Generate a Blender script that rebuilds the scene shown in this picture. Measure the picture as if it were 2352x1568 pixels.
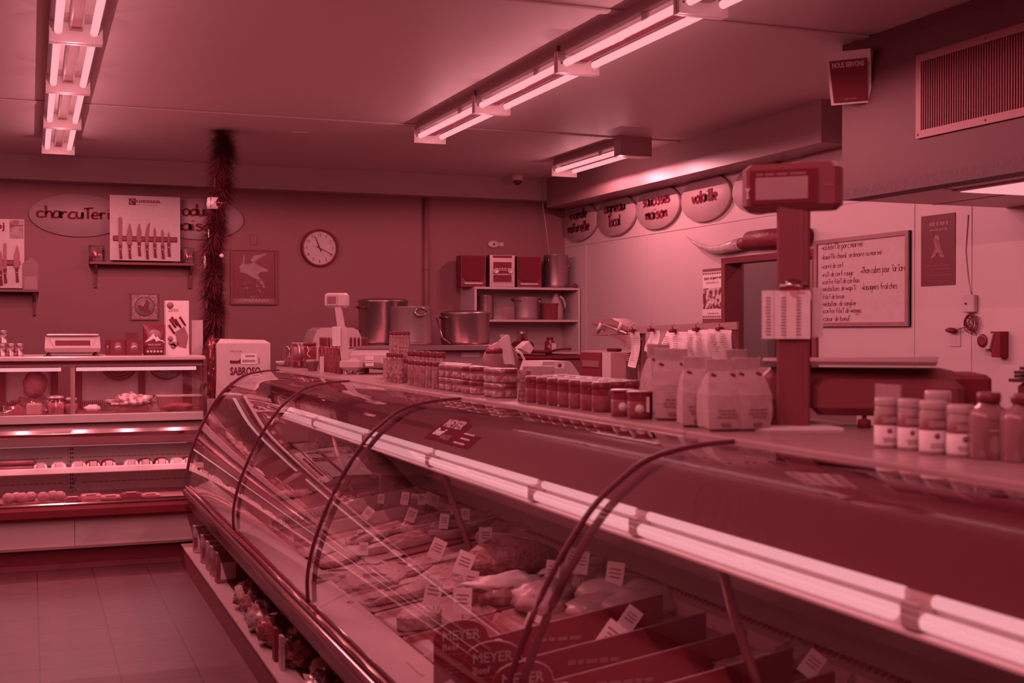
import bpy, math, random
from mathutils import Vector, Matrix
random.seed(7)
R = math.radians
scene = bpy.context.scene
for o in list(bpy.data.objects): bpy.data.objects.remove(o)
col = scene.collection
# ------------------------------------------------------------------ camera
EYE = 1.45; FPX = 2850.0; YAW = R(21.22); PIT = R(-0.49)
cam_d = bpy.data.cameras.new('camera'); cam = bpy.data.objects.new('camera', cam_d); col.objects.link(cam)
cam_d.sensor_width = 36.0; cam_d.lens = 36.0 * FPX / 2352.0; cam_d.clip_start = 0.05
cam.location = (0, 0, EYE); cam.rotation_euler = (R(90) + PIT, 0, -YAW)
cam_d.dof.use_dof = True; cam_d.dof.focus_distance = 8.5; cam_d.dof.aperture_fstop = 5.0
scene.camera = cam
# ------------------------------------------------------------------ world, exposure
w = bpy.data.worlds.new('world'); scene.world = w; w.use_nodes = True
w.node_tree.nodes['Background'].inputs[0].default_value = (1.0, 0.035, 0.09, 1)
w.node_tree.nodes['Background'].inputs[1].default_value = 0.28
vs = scene.view_settings
vs.view_transform = 'Standard'; vs.look = 'None'; vs.gamma = 1.0; vs.use_curve_mapping = False; vs.exposure = 0.0
LAMP = (1.0, 0.385, 0.44)          # colour of every fluorescent lamp in the shop
P_ROW, P_GLOW, P_CASE = 33.0, 1.1, 1.0
def spot(name, loc, power, size=172, parent=None, blend=0.6):
    d = bpy.data.lights.new(name, 'SPOT' if size < 180 else 'POINT'); d.energy = power; d.color = LAMP
    if size < 180: d.spot_size = R(size); d.spot_blend = blend
    d.shadow_soft_size = 0.0
    o = bpy.data.objects.new(name, d); col.objects.link(o); o.location = loc
    if parent is not None:
        o.parent = parent; o.location = Vector(loc) - parent.location
    return o
# ------------------------------------------------------------------ picture geometry -> places in the shop
fwv = Vector((math.sin(YAW)*math.cos(PIT), math.cos(YAW)*math.cos(PIT), math.sin(PIT)))
rtv = Vector((math.cos(YAW), -math.sin(YAW), 0)); upv = rtv.cross(fwv); EP = Vector((0, 0, EYE))
def ray(x, y): return fwv + rtv*((x-1176)/FPX) + upv*((784-y)/FPX)
def onz(x, y, z): d = ray(x, y); return EP + d*((z-EYE)/d.z)
def ony(x, y, Y): d = ray(x, y); return EP + d*(Y/d.y)
def onx(x, y, X): d = ray(x, y); return EP + d*(X/d.x)
# ------------------------------------------------------------------ materials
MATS = {}
def tone(rho, sat=1.0):
    q = max(rho, .0)
    return (max(.07, 0.165 + 0.63*rho), 0.017 + 0.61*q, 0.027 + 0.60*q, 1)
def dye(m, lo, hi):
    e = [n for n in m.node_tree.nodes if n.type == 'VALTORGB'][0].color_ramp.elements; e[0].color = (*lo, 1); e[1].color = (*hi, 1); return m
def M(name, rho, rough=0.5, metal=0.0, rho2=None, scale=20.0, bump=0.0, coat=0.0, detail=3.0, stretch=(1,1,1), spec=0.4, contrast=1.0):
    if name in MATS: return MATS[name]
    m = bpy.data.materials.new(name); m.use_nodes = True; nt = m.node_tree; b = nt.nodes['Principled BSDF']
    if rho2 is None: rho2 = rho*0.9
    tc = nt.nodes.new('ShaderNodeTexCoord'); mp = nt.nodes.new('ShaderNodeMapping'); mp.inputs['Scale'].default_value = stretch
    nz = nt.nodes.new('ShaderNodeTexNoise'); nz.inputs['Scale'].default_value = scale; nz.inputs['Detail'].default_value = detail
    nt.links.new(tc.outputs['Object'], mp.inputs[0]); nt.links.new(mp.outputs[0], nz.inputs['Vector'])
    cr = nt.nodes.new('ShaderNodeValToRGB'); c = 0.22/contrast
    cr.color_ramp.elements[0].position = 0.5-c; cr.color_ramp.elements[1].position = 0.5+c
    cr.color_ramp.elements[0].color = tone(rho2); cr.color_ramp.elements[1].color = tone(rho)
    nt.links.new(nz.outputs['Fac'], cr.inputs[0]); nt.links.new(cr.outputs[0], b.inputs['Base Color'])
    b.inputs['Roughness'].default_value = rough; b.inputs['Metallic'].default_value = metal
    b.inputs['Specular IOR Level'].default_value = spec
    b.inputs['Specular Tint'].default_value = (1, .62, .68, 1)
    if coat: b.inputs['Coat Weight'].default_value = coat
    if bump:
        bp = nt.nodes.new('ShaderNodeBump'); bp.inputs['Strength'].default_value = bump; bp.inputs['Distance'].default_value = 0.01
        nt.links.new(nz.outputs['Fac'], bp.inputs['Height']); nt.links.new(bp.outputs[0], b.inputs['Normal'])
    MATS[name] = m; return m
def emis(name, c, s):
    m = bpy.data.materials.new(name); m.use_nodes = True; nt = m.node_tree; nt.nodes.clear()
    e = nt.nodes.new('ShaderNodeEmission'); e.inputs[0].default_value = (*c, 1); e.inputs[1].default_value = s
    o = nt.nodes.new('ShaderNodeOutputMaterial'); nt.links.new(e.outputs[0], o.inputs[0]); MATS[name] = m; return m
def glass(name, tint=(0.97, 0.90, 0.91), rough=0.0, refl=1.0, ior=1.5):
    m = bpy.data.materials.new(name); m.use_nodes = True; nt = m.node_tree; nt.nodes.clear()
    t = nt.nodes.new('ShaderNodeBsdfTransparent'); t.inputs[0].default_value = (*tint, 1)
    g = nt.nodes.new('ShaderNodeBsdfGlossy'); g.inputs['Roughness'].default_value = rough
    g.inputs[0].default_value = (refl, refl*.97, refl*.97, 1)
    f = nt.nodes.new('ShaderNodeFresnel'); f.inputs[0].default_value = ior
    mx = nt.nodes.new('ShaderNodeMixShader'); o = nt.nodes.new('ShaderNodeOutputMaterial')
    nt.links.new(f.outputs[0], mx.inputs[0]); nt.links.new(t.outputs[0], mx.inputs[1]); nt.links.new(g.outputs[0], mx.inputs[2])
    nt.links.new(mx.outputs[0], o.inputs[0]); MATS[name] = m; return m
TUBE = emis('tube_glow', (1.0, 0.415, 0.47), 1.0)
GLASS = glass('case_glass', ior=1.52)
CLEAR = glass('clear_plastic', (0.93, 0.74, 0.77), 0.12, ior=1.45)
WHITE = M('white_paint', 0.75, 0.45)
IVORY = M('ivory_plastic', 0.52, 0.35)
DARK = M('dark_plastic', -0.02, 0.4)
BLACK = M('black_rubber', 0.0, 0.55, spec=.2)
STEEL = M('brushed_steel', 0.50, 0.30, 0.9, 0.42, 30, stretch=(1, 1, 12))
CHROME = M('bright_chrome', 0.7, 0.12, 1.0)
ALU = M('dull_aluminium', 0.45, 0.42, 0.7, 0.38, 60)
PAPER = M('white_paper', 0.85, 0.7)
INK = M('black_ink', -0.03, 0.7, spec=.1)
GREY = M('grey_print', 0.12, 0.7)
PALE = M('pale_print', 0.6, 0.6)
WOOD = M('worn_wood', 0.13, 0.5, 0, 0.07, 8, stretch=(1, 14, 14))
KRAFT = M('kraft_paper', 0.38, 0.7, 0, 0.28, 40, 0.25)
LABEL = M('pale_label', 0.5, 0.5)
# ------------------------------------------------------------------ mesh helpers
class MB:
    def __init__(s): s.v = []; s.f = []; s.m = []; s.mats = []; s.sm = []
    def mi(s, m):
        if m not in s.mats: s.mats.append(m)
        return s.mats.index(m)
    def add(s, vs, fs, m, smooth=False):
        n = len(s.v); s.v += [tuple(v) for v in vs]; k = s.mi(m)
        for f in fs: s.f.append([i+n for i in f]); s.m.append(k); s.sm.append(smooth)
    def box(s, x0, x1, y0, y1, z0, z1, m, bev=0.0):
        if bev <= 0:
            vs = [(x, y, z) for z in (z0, z1) for y in (y0, y1) for x in (x0, x1)]
            s.add(vs, [(0,2,3,1),(4,5,7,6),(0,1,5,4),(2,6,7,3),(0,4,6,2),(1,3,7,5)], m)
        else:
            b = min(bev, abs(x1-x0)*.49, abs(y1-y0)*.49, abs(z1-z0)*.49)
            pts = []
            for (zz, ins) in ((z0, b), (z0+b, 0), (z1-b, 0), (z1, b)):
                xa, xb, ya, yb = x0+ins, x1-ins, y0+ins, y1-ins; c = b*.9
                pts.append([(xa+c, ya, zz), (xb-c, ya, zz), (xb, ya+c, zz), (xb, yb-c, zz), (xb-c, yb, zz), (xa+c, yb, zz), (xa, yb-c, zz), (xa, ya+c, zz)])
            s.loft(pts, m, caps=True, smooth=False)
        return s
    def loft(s, rings, m, caps=True, smooth=True, closed=True):
        n = len(rings[0]); vs = [p for r in rings for p in r]; fs = []
        for i in range(len(rings)-1):
            for j in range(n if closed else n-1):
                a = i*n+j; b = i*n+(j+1) % n; fs.append((a, b, b+n, a+n))
        if caps: fs.append(tuple(range(n-1, -1, -1))); fs.append(tuple(range((len(rings)-1)*n, len(rings)*n)))
        s.add(vs, fs, m, smooth); return s
    def lathe(s, c, prof, m, n=24, axis='z', smooth=True, sx=1, sy=1):
        rings = []
        for r, z in prof:
            rr = []
            for k in range(n):
                a = 2*math.pi*k/n; x, y = r*math.cos(a)*sx, r*math.sin(a)*sy
                if axis == 'z': rr.append((c[0]+x, c[1]+y, c[2]+z))
                elif axis == 'x': rr.append((c[0]+z, c[1]+x, c[2]+y))
                else: rr.append((c[0]+y, c[1]+z, c[2]+x))
            rings.append(rr)
        return s.loft(rings, m, True, smooth)
    def tube(s, pts, r, m, n=8, smooth=True):
        pts = [Vector(p) for p in pts]; rr = r if isinstance(r, (list, tuple)) else [r]*len(pts); rings = []
        for i, p in enumerate(pts):
            d = (pts[min(i+1, len(pts)-1)]-pts[max(i-1, 0)]).normalized()
            a = Vector((0, 0, 1)) if abs(d.z) < .9 else Vector((1, 0, 0))
            u = d.cross(a).normalized(); v = u.cross(d)
            rings.append([tuple(p+(u*math.cos(2*math.pi*k/n)+v*math.sin(2*math.pi*k/n))*rr[i]) for k in range(n)])
        return s.loft(rings, m, True, smooth)
    def prism(s, pts, d, m, smooth=False):
        d = Vector(d); a = [Vector(p) for p in pts]; n = len(a)
        vs = a+[p+d for p in a]
        s.add(vs, [tuple(range(n-1, -1, -1)), tuple(range(n, 2*n))]+[(i, (i+1) % n, (i+1) % n+n, i+n) for i in range(n)], m, smooth); return s
    def quad(s, a, b, c, d, m): s.add([a, b, c, d], [(0, 1, 2, 3)], m); return s
    def blob(s, c, rx, ry, rz, m, seed=0, amp=.12, nu=20, nv=12, fq=2.5, flat=0.0, rot=0.0):
        from mathutils import noise
        rings = []; ca, sa = math.cos(rot), math.sin(rot)
        for i in range(nv+1):
            t = math.pi*i/nv; rr = []
            for k in range(nu):
                a = 2*math.pi*k/nu; d = Vector((math.sin(t)*math.cos(a), math.sin(t)*math.sin(a), -math.cos(t)))
                q = 1+amp*noise.noise(d*fq+Vector((seed*3.1, seed*1.7, seed)))*2
                z = d.z*q*rz
                if flat and z < -flat*rz: z = -flat*rz
                x, y = d.x*q*rx, d.y*q*ry
                rr.append((c[0]+x*ca-y*sa, c[1]+x*sa+y*ca, c[2]+z))
            rings.append(rr)
        return s.loft(rings, m, False, True)
    def xf(s, mat):
        s.v = [tuple(mat @ Vector(v)) for v in s.v]; return s
    def build(s, name, parent=None, world=False):
        off = parent.location if (parent is not None and world) else Vector((0, 0, 0))
        me = bpy.data.meshes.new(name)
        me.from_pydata([tuple(Vector(v)-off) for v in s.v], [], s.f)
        for m in s.mats: me.materials.append(m)
        for p, k, sm in zip(me.polygons, s.m, s.sm): p.material_index = k; p.use_smooth = sm
        import bmesh
        bm = bmesh.new(); bm.from_mesh(me); bmesh.ops.recalc_face_normals(bm, faces=bm.faces); bm.to_mesh(me); bm.free()
        o = bpy.data.objects.new(name, me); col.objects.link(o)
        if parent is not None: o.parent = parent
        return o
def tag(o, label, cat, group=None, kind=None):
    if label: o['label'] = label
    if cat: o['category'] = cat
    if group: o['group'] = group
    if kind: o['kind'] = kind
    return o
def thing(name, label, cat, loc=(0, 0, 0), rz=0, group=None):
    o = bpy.data.objects.new(name, None); col.objects.link(o); o.empty_display_size = .05
    o.location = loc; o.rotation_euler = (0, 0, rz); return tag(o, label, cat, group)
def kids(o): return [c for c in list(col.objects) if c.parent == o]
CH = {}
def copy_tree(o, loc=None, rz=None, label=None, group=None):
    def cp(a, par):
        c = a.copy(); col.objects.link(c)
        if par is not None: c.parent = par
        for k in CH.get(a.name) or CH.setdefault(a.name, kids(a)): cp(k, c)
        return c
    c = cp(o, None)
    if loc is not None: c.location = loc
    if rz is not None: c.rotation_euler = (0, 0, rz)
    if label: c['label'] = label
    if group: c['group'] = group
    return c
def struct(name, mb, kind='structure'): o = mb.build(name); o['kind'] = kind; return o
ORD = ['first', 'second', 'third', 'fourth', 'fifth', 'sixth', 'seventh', 'eighth', 'ninth', 'tenth', 'eleventh', 'twelfth', 'thirteenth', 'fourteenth', 'fifteenth', 'sixteenth']
# printed lettering: built-in font, flat mesh
_tc = {}
def text(name, s, c, h, right, up, m, parent=None, width=None, world=True, bold=0.0, nrm_off=0.0):
    cu = bpy.data.curves.new('t', 'FONT'); cu.body = s; cu.align_x = 'CENTER'; cu.align_y = 'CENTER'; cu.size = 1.0; cu.resolution_u = 2; cu.offset = bold
    to = bpy.data.objects.new('t', cu); col.objects.link(to)
    dg = bpy.context.evaluated_depsgraph_get(); me = bpy.data.meshes.new_from_object(to.evaluated_get(dg)); bpy.data.objects.remove(to)
    xs = [v.co.x for v in me.vertices] or [0]; ys = [v.co.y for v in me.vertices] or [0]
    k = h/max(1e-4, max(ys)-min(ys)); kx = k if width is None else width/max(1e-4, max(xs)-min(xs))
    cx, cy = (max(xs)+min(xs))/2, (max(ys)+min(ys))/2
    right = Vector(right).normalized(); up = Vector(up).normalized(); n = right.cross(up)
    off = parent.location if (parent is not None and world) else Vector((0, 0, 0))
    for v in me.vertices: v.co = Vector(c)-off+right*(v.co.x-cx)*kx+up*(v.co.y-cy)*k+n*nrm_off
    me.materials.clear(); me.materials.append(m)
    o = bpy.data.objects.new(name, me); col.objects.link(o)
    if parent is not None: o.parent = parent
    return o
# handwriting: stroke letters on a 0..1 x-height grid
G = {'a': [[(.7,.9),(.35,1),(.05,.7),(.05,.3),(.3,0),(.65,.25),(.7,.95),(.72,.2),(.85,0)]], 'b': [[(.1,1.8),(.1,0)],[(.1,.6),(.45,1),(.75,.6),(.6,.1),(.1,.05)]],
'c': [[(.65,.85),(.35,1),(.05,.6),(.1,.15),(.4,0),(.7,.15)]], 'd': [[(.65,1.8),(.68,0)],[(.65,.7),(.35,1),(.05,.5),(.25,0),(.66,.25)]],
'e': [[(.08,.5),(.65,.6),(.5,1),(.2,.95),(.04,.5),(.2,.05),(.65,.12)]], 'f': [[(.65,1.7),(.4,1.8),(.28,1.5),(.28,0)],[(.05,.95),(.55,1)]],
'g': [[(.65,.85),(.3,1),(.05,.6),(.25,.15),(.62,.4),(.66,.95),(.66,-.4),(.4,-.75),(.1,-.5)]], 'h': [[(.1,1.8),(.1,0)],[(.1,.6),(.4,1),(.62,.7),(.65,0)]],
'i': [[(.2,1),(.2,0)],[(.2,1.4),(.22,1.5)]], 'l': [[(.2,1.8),(.2,.1),(.35,0)]], 'm': [[(.05,1),(.08,0)],[(.08,.6),(.3,1),(.42,.7),(.43,0)],[(.43,.6),(.65,1),(.8,.6),(.82,0)]],
'n': [[(.1,1),(.12,0)],[(.12,.6),(.42,1),(.62,.7),(.65,0)]], 'o': [[(.35,1),(.05,.6),(.15,.08),(.5,.02),(.7,.45),(.55,.95),(.3,1)]],
'p': [[(.1,1),(.1,-.8)],[(.1,.7),(.4,1),(.7,.6),(.5,.05),(.1,.15)]], 'r': [[(.1,1),(.12,0)],[(.12,.55),(.35,.95),(.6,.9)]],
's': [[(.6,.9),(.3,1),(.1,.75),(.5,.45),(.55,.15),(.3,0),(.05,.1)]], 't': [[(.05,1.5),(.75,1.55)],[(.4,1.5),(.4,0)]], 'T': [[(.0,1.6),(.9,1.65)],[(.45,1.6),(.45,0)]],
'u': [[(.08,1),(.1,.25),(.35,0),(.6,.3),(.62,1),(.62,0)]], 'v': [[(.05,1),(.32,0),(.65,1)]], 'w': [[(.05,1),(.15,.1),(.42,.8),(.6,.05),(.85,1)]],
'y': [[(.08,1),(.15,.4),(.45,.3),(.6,1)],[(.62,1),(.6,-.4),(.3,-.7),(.05,-.5)]], ' ': [], '>': [[(0,.5),(.8,.5)],[(.5,.85),(.85,.5),(.5,.15)]],
'é': [[(.08,.5),(.65,.6),(.5,1),(.2,.95),(.04,.5),(.2,.05),(.65,.12)],[(.3,1.3),(.5,1.6)]], 'ô': [[(.35,1),(.05,.6),(.15,.08),(.5,.02),(.7,.45),(.55,.95),(.3,1)],[(.15,1.3),(.35,1.55),(.6,1.3)]],
'î': [[(.2,1),(.2,0)],[(.0,1.3),(.2,1.55),(.4,1.3)]]}
def hand(name, s, c, xh, right, up, m, parent, thick=.16, jitter=.04, width=None, align='c', depth=0.002, sp=.95):
    right = Vector(right).normalized(); up = Vector(up).normalized(); n = right.cross(up); rnd = random.Random(s)
    W = sum((.5 if ch in 'il ' else .98 if ch in 'mw' else .8) for ch in s)*sp
    kx = xh if width is None else width/W
    x0 = -W/2 if align == 'c' else 0
    mb = MB(); x = x0
    for ch in s:
        for st in G.get(ch, []):
            pts = [Vector((x+px+rnd.uniform(-jitter, jitter), py+rnd.uniform(-jitter, jitter))) for px, py in st]
            # smooth the stroke
            q = []
            for i in range(len(pts)-1):
                p0, p1, p2, p3 = pts[max(i-1, 0)], pts[i], pts[i+1], pts[min(i+2, len(pts)-1)]
                for t in (0, .34, .67): q.append(0.5*((2*p1)+(p2-p0)*t+(2*p0-5*p1+4*p2-p3)*t*t+(3*p1-p0-3*p2+p3)*t**3))
            q.append(pts[-1]); L = []; Rr = []
            for i, p in enumerate(q):
                d = (q[min(i+1, len(q)-1)]-q[max(i-1, 0)]); d = d.normalized() if d.length > 1e-6 else Vector((1, 0)); e = Vector((-d.y, d.x))*thick/2
                L.append(p+e); Rr.append(p-e)
            def P(p, k=0): return Vector(c)+right*p.x*kx+up*(p.y-.5)*xh+n*k
            for i in range(len(q)-1): mb.add([P(L[i], depth), P(L[i+1], depth), P(Rr[i+1], depth), P(Rr[i], depth)], [(0, 1, 2, 3)], m)
        x += (.5 if ch in 'il ' else .98 if ch in 'mw' else .8)*sp
    return mb.build(name, parent, world=True)
def bars(c, w, h, rows, right, up, m, mb, thick=.45, seed=1):
    # unreadable small print: rows of short dashes
    right = Vector(right).normalized(); up = Vector(up).normalized(); n = right.cross(up); rnd = random.Random(seed); c = Vector(c)
    for i in range(rows):
        y = h/2-(i+.5)*h/rows; x = -w/2*rnd.uniform(.6, 1)
        while x < w/2*.9:
            l = w*rnd.uniform(.08, .25); l = min(l, w/2-x); t = h/rows*thick/2
            a = c+right*x+up*y+n*.0008
            mb.add([a-up*t, a+right*l-up*t, a+right*l+up*t, a+up*t], [(0, 1, 2, 3)], m); x += l+w*.04
UP = (0, 0, 1); RX = (1, 0, 0)            # facing -Y: right = +X
RWY = (0, -1, 0)                          # facing -X (on the right wall): right = -Y
HC, YB, XR = 2.90, 11.2, 4.905            # ceiling height, back wall, right wall
# ================================================================== SETTING
def tilemat():
    m = bpy.data.materials.new('floor_tiles'); m.use_nodes = True; nt = m.node_tree; b = nt.nodes['Principled BSDF']
    tc = nt.nodes.new('ShaderNodeTexCoord'); mp = nt.nodes.new('ShaderNodeMapping'); mp.inputs['Location'].default_value = (-0.034, -0.3, 0)
    br = nt.nodes.new('ShaderNodeTexBrick'); br.offset = 0; br.squash = 1
    br.inputs['Scale'].default_value = 1; br.inputs['Mortar Size'].default_value = .0035; br.inputs['Mortar Smooth'].default_value = .2
    br.inputs['Brick Width'].default_value = .3145; br.inputs['Row Height'].default_value = .3353
    nz = nt.nodes.new('ShaderNodeTexNoise'); nz.inputs['Scale'].default_value = 6; nz.inputs['Detail'].default_value = 8; nz.inputs['Roughness'].default_value = .7
    mp2 = nt.nodes.new('ShaderNodeMapping'); mp2.inputs['Scale'].default_value = (1.2, 4.5, 1)
    nt.links.new(tc.outputs['Object'], mp.inputs[0]); nt.links.new(mp.outputs[0], br.inputs['Vector'])
    nt.links.new(tc.outputs['Object'], mp2.inputs[0]); nt.links.new(mp2.outputs[0], nz.inputs['Vector'])
    cr = nt.nodes.new('ShaderNodeValToRGB'); cr.color_ramp.elements[0].position = .3; cr.color_ramp.elements[1].position = .72
    cr.color_ramp.elements[0].color = (.095, .025, .031, 1); cr.color_ramp.elements[1].color = (.14, .048, .055, 1)
    nt.links.new(nz.outputs['Fac'], cr.inputs[0])
    nt.links.new(cr.outputs[0], br.inputs['Color1']); nt.links.new(cr.outputs[0], br.inputs['Color2'])
    br.inputs['Mortar'].default_value = (.055, .012, .018, 1)
    nt.links.new(br.outputs['Color'], b.inputs['Base Color']); b.inputs['Roughness'].default_value = .42; b.inputs['Specular IOR Level'].default_value = .35
    bp = nt.nodes.new('ShaderNodeBump'); bp.inputs['Strength'].default_value = .15; bp.inputs['Distance'].default_value = .01
    nt.links.new(nz.outputs['Fac'], bp.inputs['Height']); nt.links.new(bp.outputs[0], b.inputs['Normal']); return m
CEIL = M('ceiling_paint', .82, .5, 0, .79, 1.5, spec=.25)
DWALL = M('dark_wall_paint', .115, .6, 0, .105, 2)
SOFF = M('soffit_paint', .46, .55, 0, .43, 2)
LWALL = M('white_wall_panel', .56, .4, 0, .54, 2, spec=.4)
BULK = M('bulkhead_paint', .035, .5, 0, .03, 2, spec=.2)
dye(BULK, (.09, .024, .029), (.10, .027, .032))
SPECK = dye(M('speckled_trim', .09, .6, 0, .01, 90, contrast=1.2), (.05, .012, .016), (.095, .027, .033))
struct('floor', MB().box(-2.4, 7.5, -3, 11.3, -.05, 0, tilemat()))
struct('ceiling', MB().box(-2.4, 7.5, -3, 11.3, HC, HC+.05, CEIL))
struct('wall_back', MB().box(-2.4, 7.5, YB, YB+.1, 0, HC, DWALL))
struct('wall_left', MB().box(-2.4, -2.3, -3, YB, 0, HC, DWALL))
# right wall around the doorway
b = MB(); D0, D1, DZ = 6.98, 8.20, 2.0
b.box(XR, XR+.12, D1, YB, 0, HC, LWALL); b.box(XR, XR+.12, -3, D0, 0, HC, LWALL); b.box(XR, XR+.12, D0, D1, DZ, HC, LWALL)
struct('wall_right', b)
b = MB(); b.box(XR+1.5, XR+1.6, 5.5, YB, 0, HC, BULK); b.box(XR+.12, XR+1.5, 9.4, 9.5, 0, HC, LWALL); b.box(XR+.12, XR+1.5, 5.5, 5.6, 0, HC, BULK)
struct('wall_corridor', b)
# soffit along back wall and along the right wall, bulkhead over the counter aisle
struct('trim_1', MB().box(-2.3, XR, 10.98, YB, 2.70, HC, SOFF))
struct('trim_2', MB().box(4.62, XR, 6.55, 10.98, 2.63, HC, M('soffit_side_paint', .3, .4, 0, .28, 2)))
struct('wall_bulkhead', MB().box(3.85, 3.97, -3, 5.28, 2.17, HC, BULK))
struct('trim_3', MB().box(3.85, 3.97, -3, 5.28, 2.113, 2.17, SPECK))
b = MB(); b.box(3.97, XR, 1.2, 5.28, 2.113, 2.15, M('ceiling_tile', 1.0, .6, 0, .97)); b.box(3.97, XR, -3, 1.2, 2.113, 2.15, M('ceiling_tile', 1.0, .6, 0, .97))
struct('ceiling_lowered', b)
b = MB(); 
for yy in (4.66, 4.05, 3.44): b.box(3.97, XR, yy, yy+.006, 2.1105, 2.1135, GREY)
b.box(4.42, 4.426, 1, 5.28, 2.1105, 2.1135, GREY)
struct('trim_4', b)
# raised seams in the ceiling boards
for i, (y, x0, x1) in enumerate(((8.36, -2.3, 4.62), (5.05, -2.3, 3.85), (1.8, -2.3, 3.85))):
    struct('trim_%d' % (5+i), MB().box(x0, x1, y, y+.07, HC-.012, HC, CEIL, .006))
# wall panel seams
b = MB()
for y in (10.7, 9.45): b.box(XR-.004, XR, y-.012, y+.012, 0, 2.278, LWALL)
for y in (6.02, 5.54, 4.6): b.box(XR-.004, XR, y-.006, y+.006, 0, 2.7, LWALL)
struct('trim_8', b)
struct('trim_9', MB().box(XR-.006, XR, 5.3, YB, 2.268, 2.284, LWALL))
# doorway with frame; a half-open leaf stands inside
b = MB(); FR = M('door_frame_paint', .05, .4)
b.box(XR-.02, XR+.13, D1-.05, D1, 0, DZ, FR); b.box(XR-.02, XR+.13, D0, D0+.05, 0, DZ, FR); b.box(XR-.02, XR+.13, D0+.05, D1-.05, DZ-.045, DZ, FR)
dr = struct('door_1', b)
DL = M('door_leaf_paint', .22, .5, 0, .2, 3)
lf = MB().box(XR+.14, XR+.18, 8.2, 9.1, 0.01, 1.96, DL).build('door_leaf', dr)
MB().box(XR+.10, XR+.14, 8.9, 8.96, 1.0, 1.12, CHROME).build('door_handle', lf)
c = thing('wall_cabinet', 'small open box shelf high inside the doorway, holding an alarm', 'cabinet', (6.1, 8.55, 1.75))
b = MB(); b.box(5.98, 6.4, 8.3, 8.32, 1.72, 2.05, WHITE); b.box(5.98, 6.4, 8.85, 8.87, 1.72, 2.05, WHITE); b.box(5.98, 6.4, 8.3, 8.87, 1.70, 1.72, WHITE); b.box(6.38, 6.4, 8.3, 8.87, 1.7, 2.05, BULK)
b.build('cabinet_box', c, True)
# ================================================================== FLUORESCENT FIXTURES
def fixture(x, y1, label, group, closed=False):
    y0 = y1-1.25; t = thing('ceiling_light', label, 'light fixture', (0, 0, 0), 0, group)
    b = MB(); HS = M('fixture_housing', .3, .5); b.box(-.1, .1, 0.02, 1.23, .10, .155, HS); b.box(-.112, .112, .02, 1.23, .088, .10, HS)
    b.box(-.09, -.08, .3, .36, .05, .09, WHITE)
    b.build('housing', t)
    b = MB()
    b.loft([[(-.035, y, .088), (-.028, y, .05), (.028, y, .05), (.035, y, .088)] for y in (.03, 1.22)], M('lamp_reflector', .55, .3)); b.build('ballast_cover', t)
    MB().box(-.021, .021, .07, 1.17, .0485, .0505, M('ballast_strip', .0, .6)).build('ballast_strip', t)
    for s in (-1, 1):
        tb = MB().lathe((s*.077, .03, .045), [(.012, 0), (.018, .004), (.018, 1.175), (.012, 1.18)], TUBE, 12, 'y').build('tube', t)
    for yy in ((0.0, .02), (1.225, 1.245)):
        p = MB(); p.box(-.115, .115, yy[0], yy[1], 0.0, .105, WHITE)
        for s in (-.095, .095): p.lathe((s, yy[0]-.002, .045), [(.004, 0), (.004, .003)], DARK, 8, 'y')
        p.build('end_plate', t)
    return t
FZ = 2.755
fx = fixture(0, 1.25, 'twin tube fluorescent ceiling light', 'x')
fx.location = (.198, 9.79-1.245, FZ)
ll = ['farthest', 'second farthest', 'third farthest', 'fourth farthest, cut by the top edge,', 'fifth', 'sixth', 'seventh', 'eighth', 'ninth']
fx['label'] = 'twin tube ceiling light at the far end of the left hand lamp row'; fx['group'] = 'left hand row of ceiling lights'
def lamps(root, p):
    q = P_GLOW
    if root.location.x > 1 and 4 < root.location.y < 5: p *= .35
    if root.location.x > 1 and root.location.y < 4: p *= .20 if root.location.y > 2 else .12; q *= .5
    if root.location.x < 1 and root.location.y < 4.5: p *= .7
    for yy in (.32, .93): spot('lamp_light', (root.location.x, root.location.y+yy, FZ-.006), p, 179, parent=root, blend=.12)
    for yy in (.16, .47, .78, 1.09): spot('lamp_glow', (root.location.x, root.location.y+yy, FZ-.10), q, 360, parent=root)
rows = []
for k in range(1, 9):
    f = copy_tree(fx, (.198, 9.79-1.245-1.27*k, FZ), label='twin tube ceiling light, %s in the left hand lamp row' % (['second from the far end', 'third from the far end', 'cut by the top edge'][k-1] if k < 4 else ORD[k-4]+' one beyond the frame'), group='left hand row of ceiling lights'); rows.append(f)
for k in range(0, 8):
    f = copy_tree(fx, (2.6, 8.29-1.245-1.255*k, FZ), label='twin tube ceiling light, %s in the long diagonal lamp row' % (['farthest', 'second farthest', 'third farthest', 'at the top edge'][k] if k < 4 else ORD[k-4]+' one beyond the frame'), group='diagonal row of ceiling lights'); rows.append(f)
f3 = copy_tree(fx, (4.22, 9.66-1.245, FZ), label='single twin tube ceiling light beside the right hand soffit', group='light beside the soffit')
MB().box(-.13, .13, -.11, 0.0, .0, .15, M('junction_box_paint', .35, .4)).build('junction_box', f3)
for f in rows: lamps(f, P_ROW)
lamps(fx, P_ROW); lamps(f3, P_ROW*.75)
corridor_fill = copy_tree(fx, (5.75, 7.2, FZ), label='added unseen twin tube light that brightens the corridor behind the doorway', group='added corridor light'); lamps(corridor_fill, P_ROW*.5)  # unseen fixture added to lighten the corridor inside the doorway
# recessed light in the lowered ceiling
t = thing('recessed_light', 'recessed light panel in the lowered ceiling at the right edge', 'light fixture', (4.33, 4.1, 2.113))
MB().box(4.04, 4.62, 3.45, 4.70, 2.103, 2.113, WHITE, .004).build('frame', t, True)
MB().box(4.07, 4.59, 3.48, 4.67, 2.100, 2.104, emis('diffuser_glow', (.95, .37, .42), 1.0)).build('diffuser', t, True)
for yy in (2.0, 3.3, 4.4): spot('lamp_light', (4.33, yy, 2.095), P_ROW*.30, parent=t)
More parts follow.
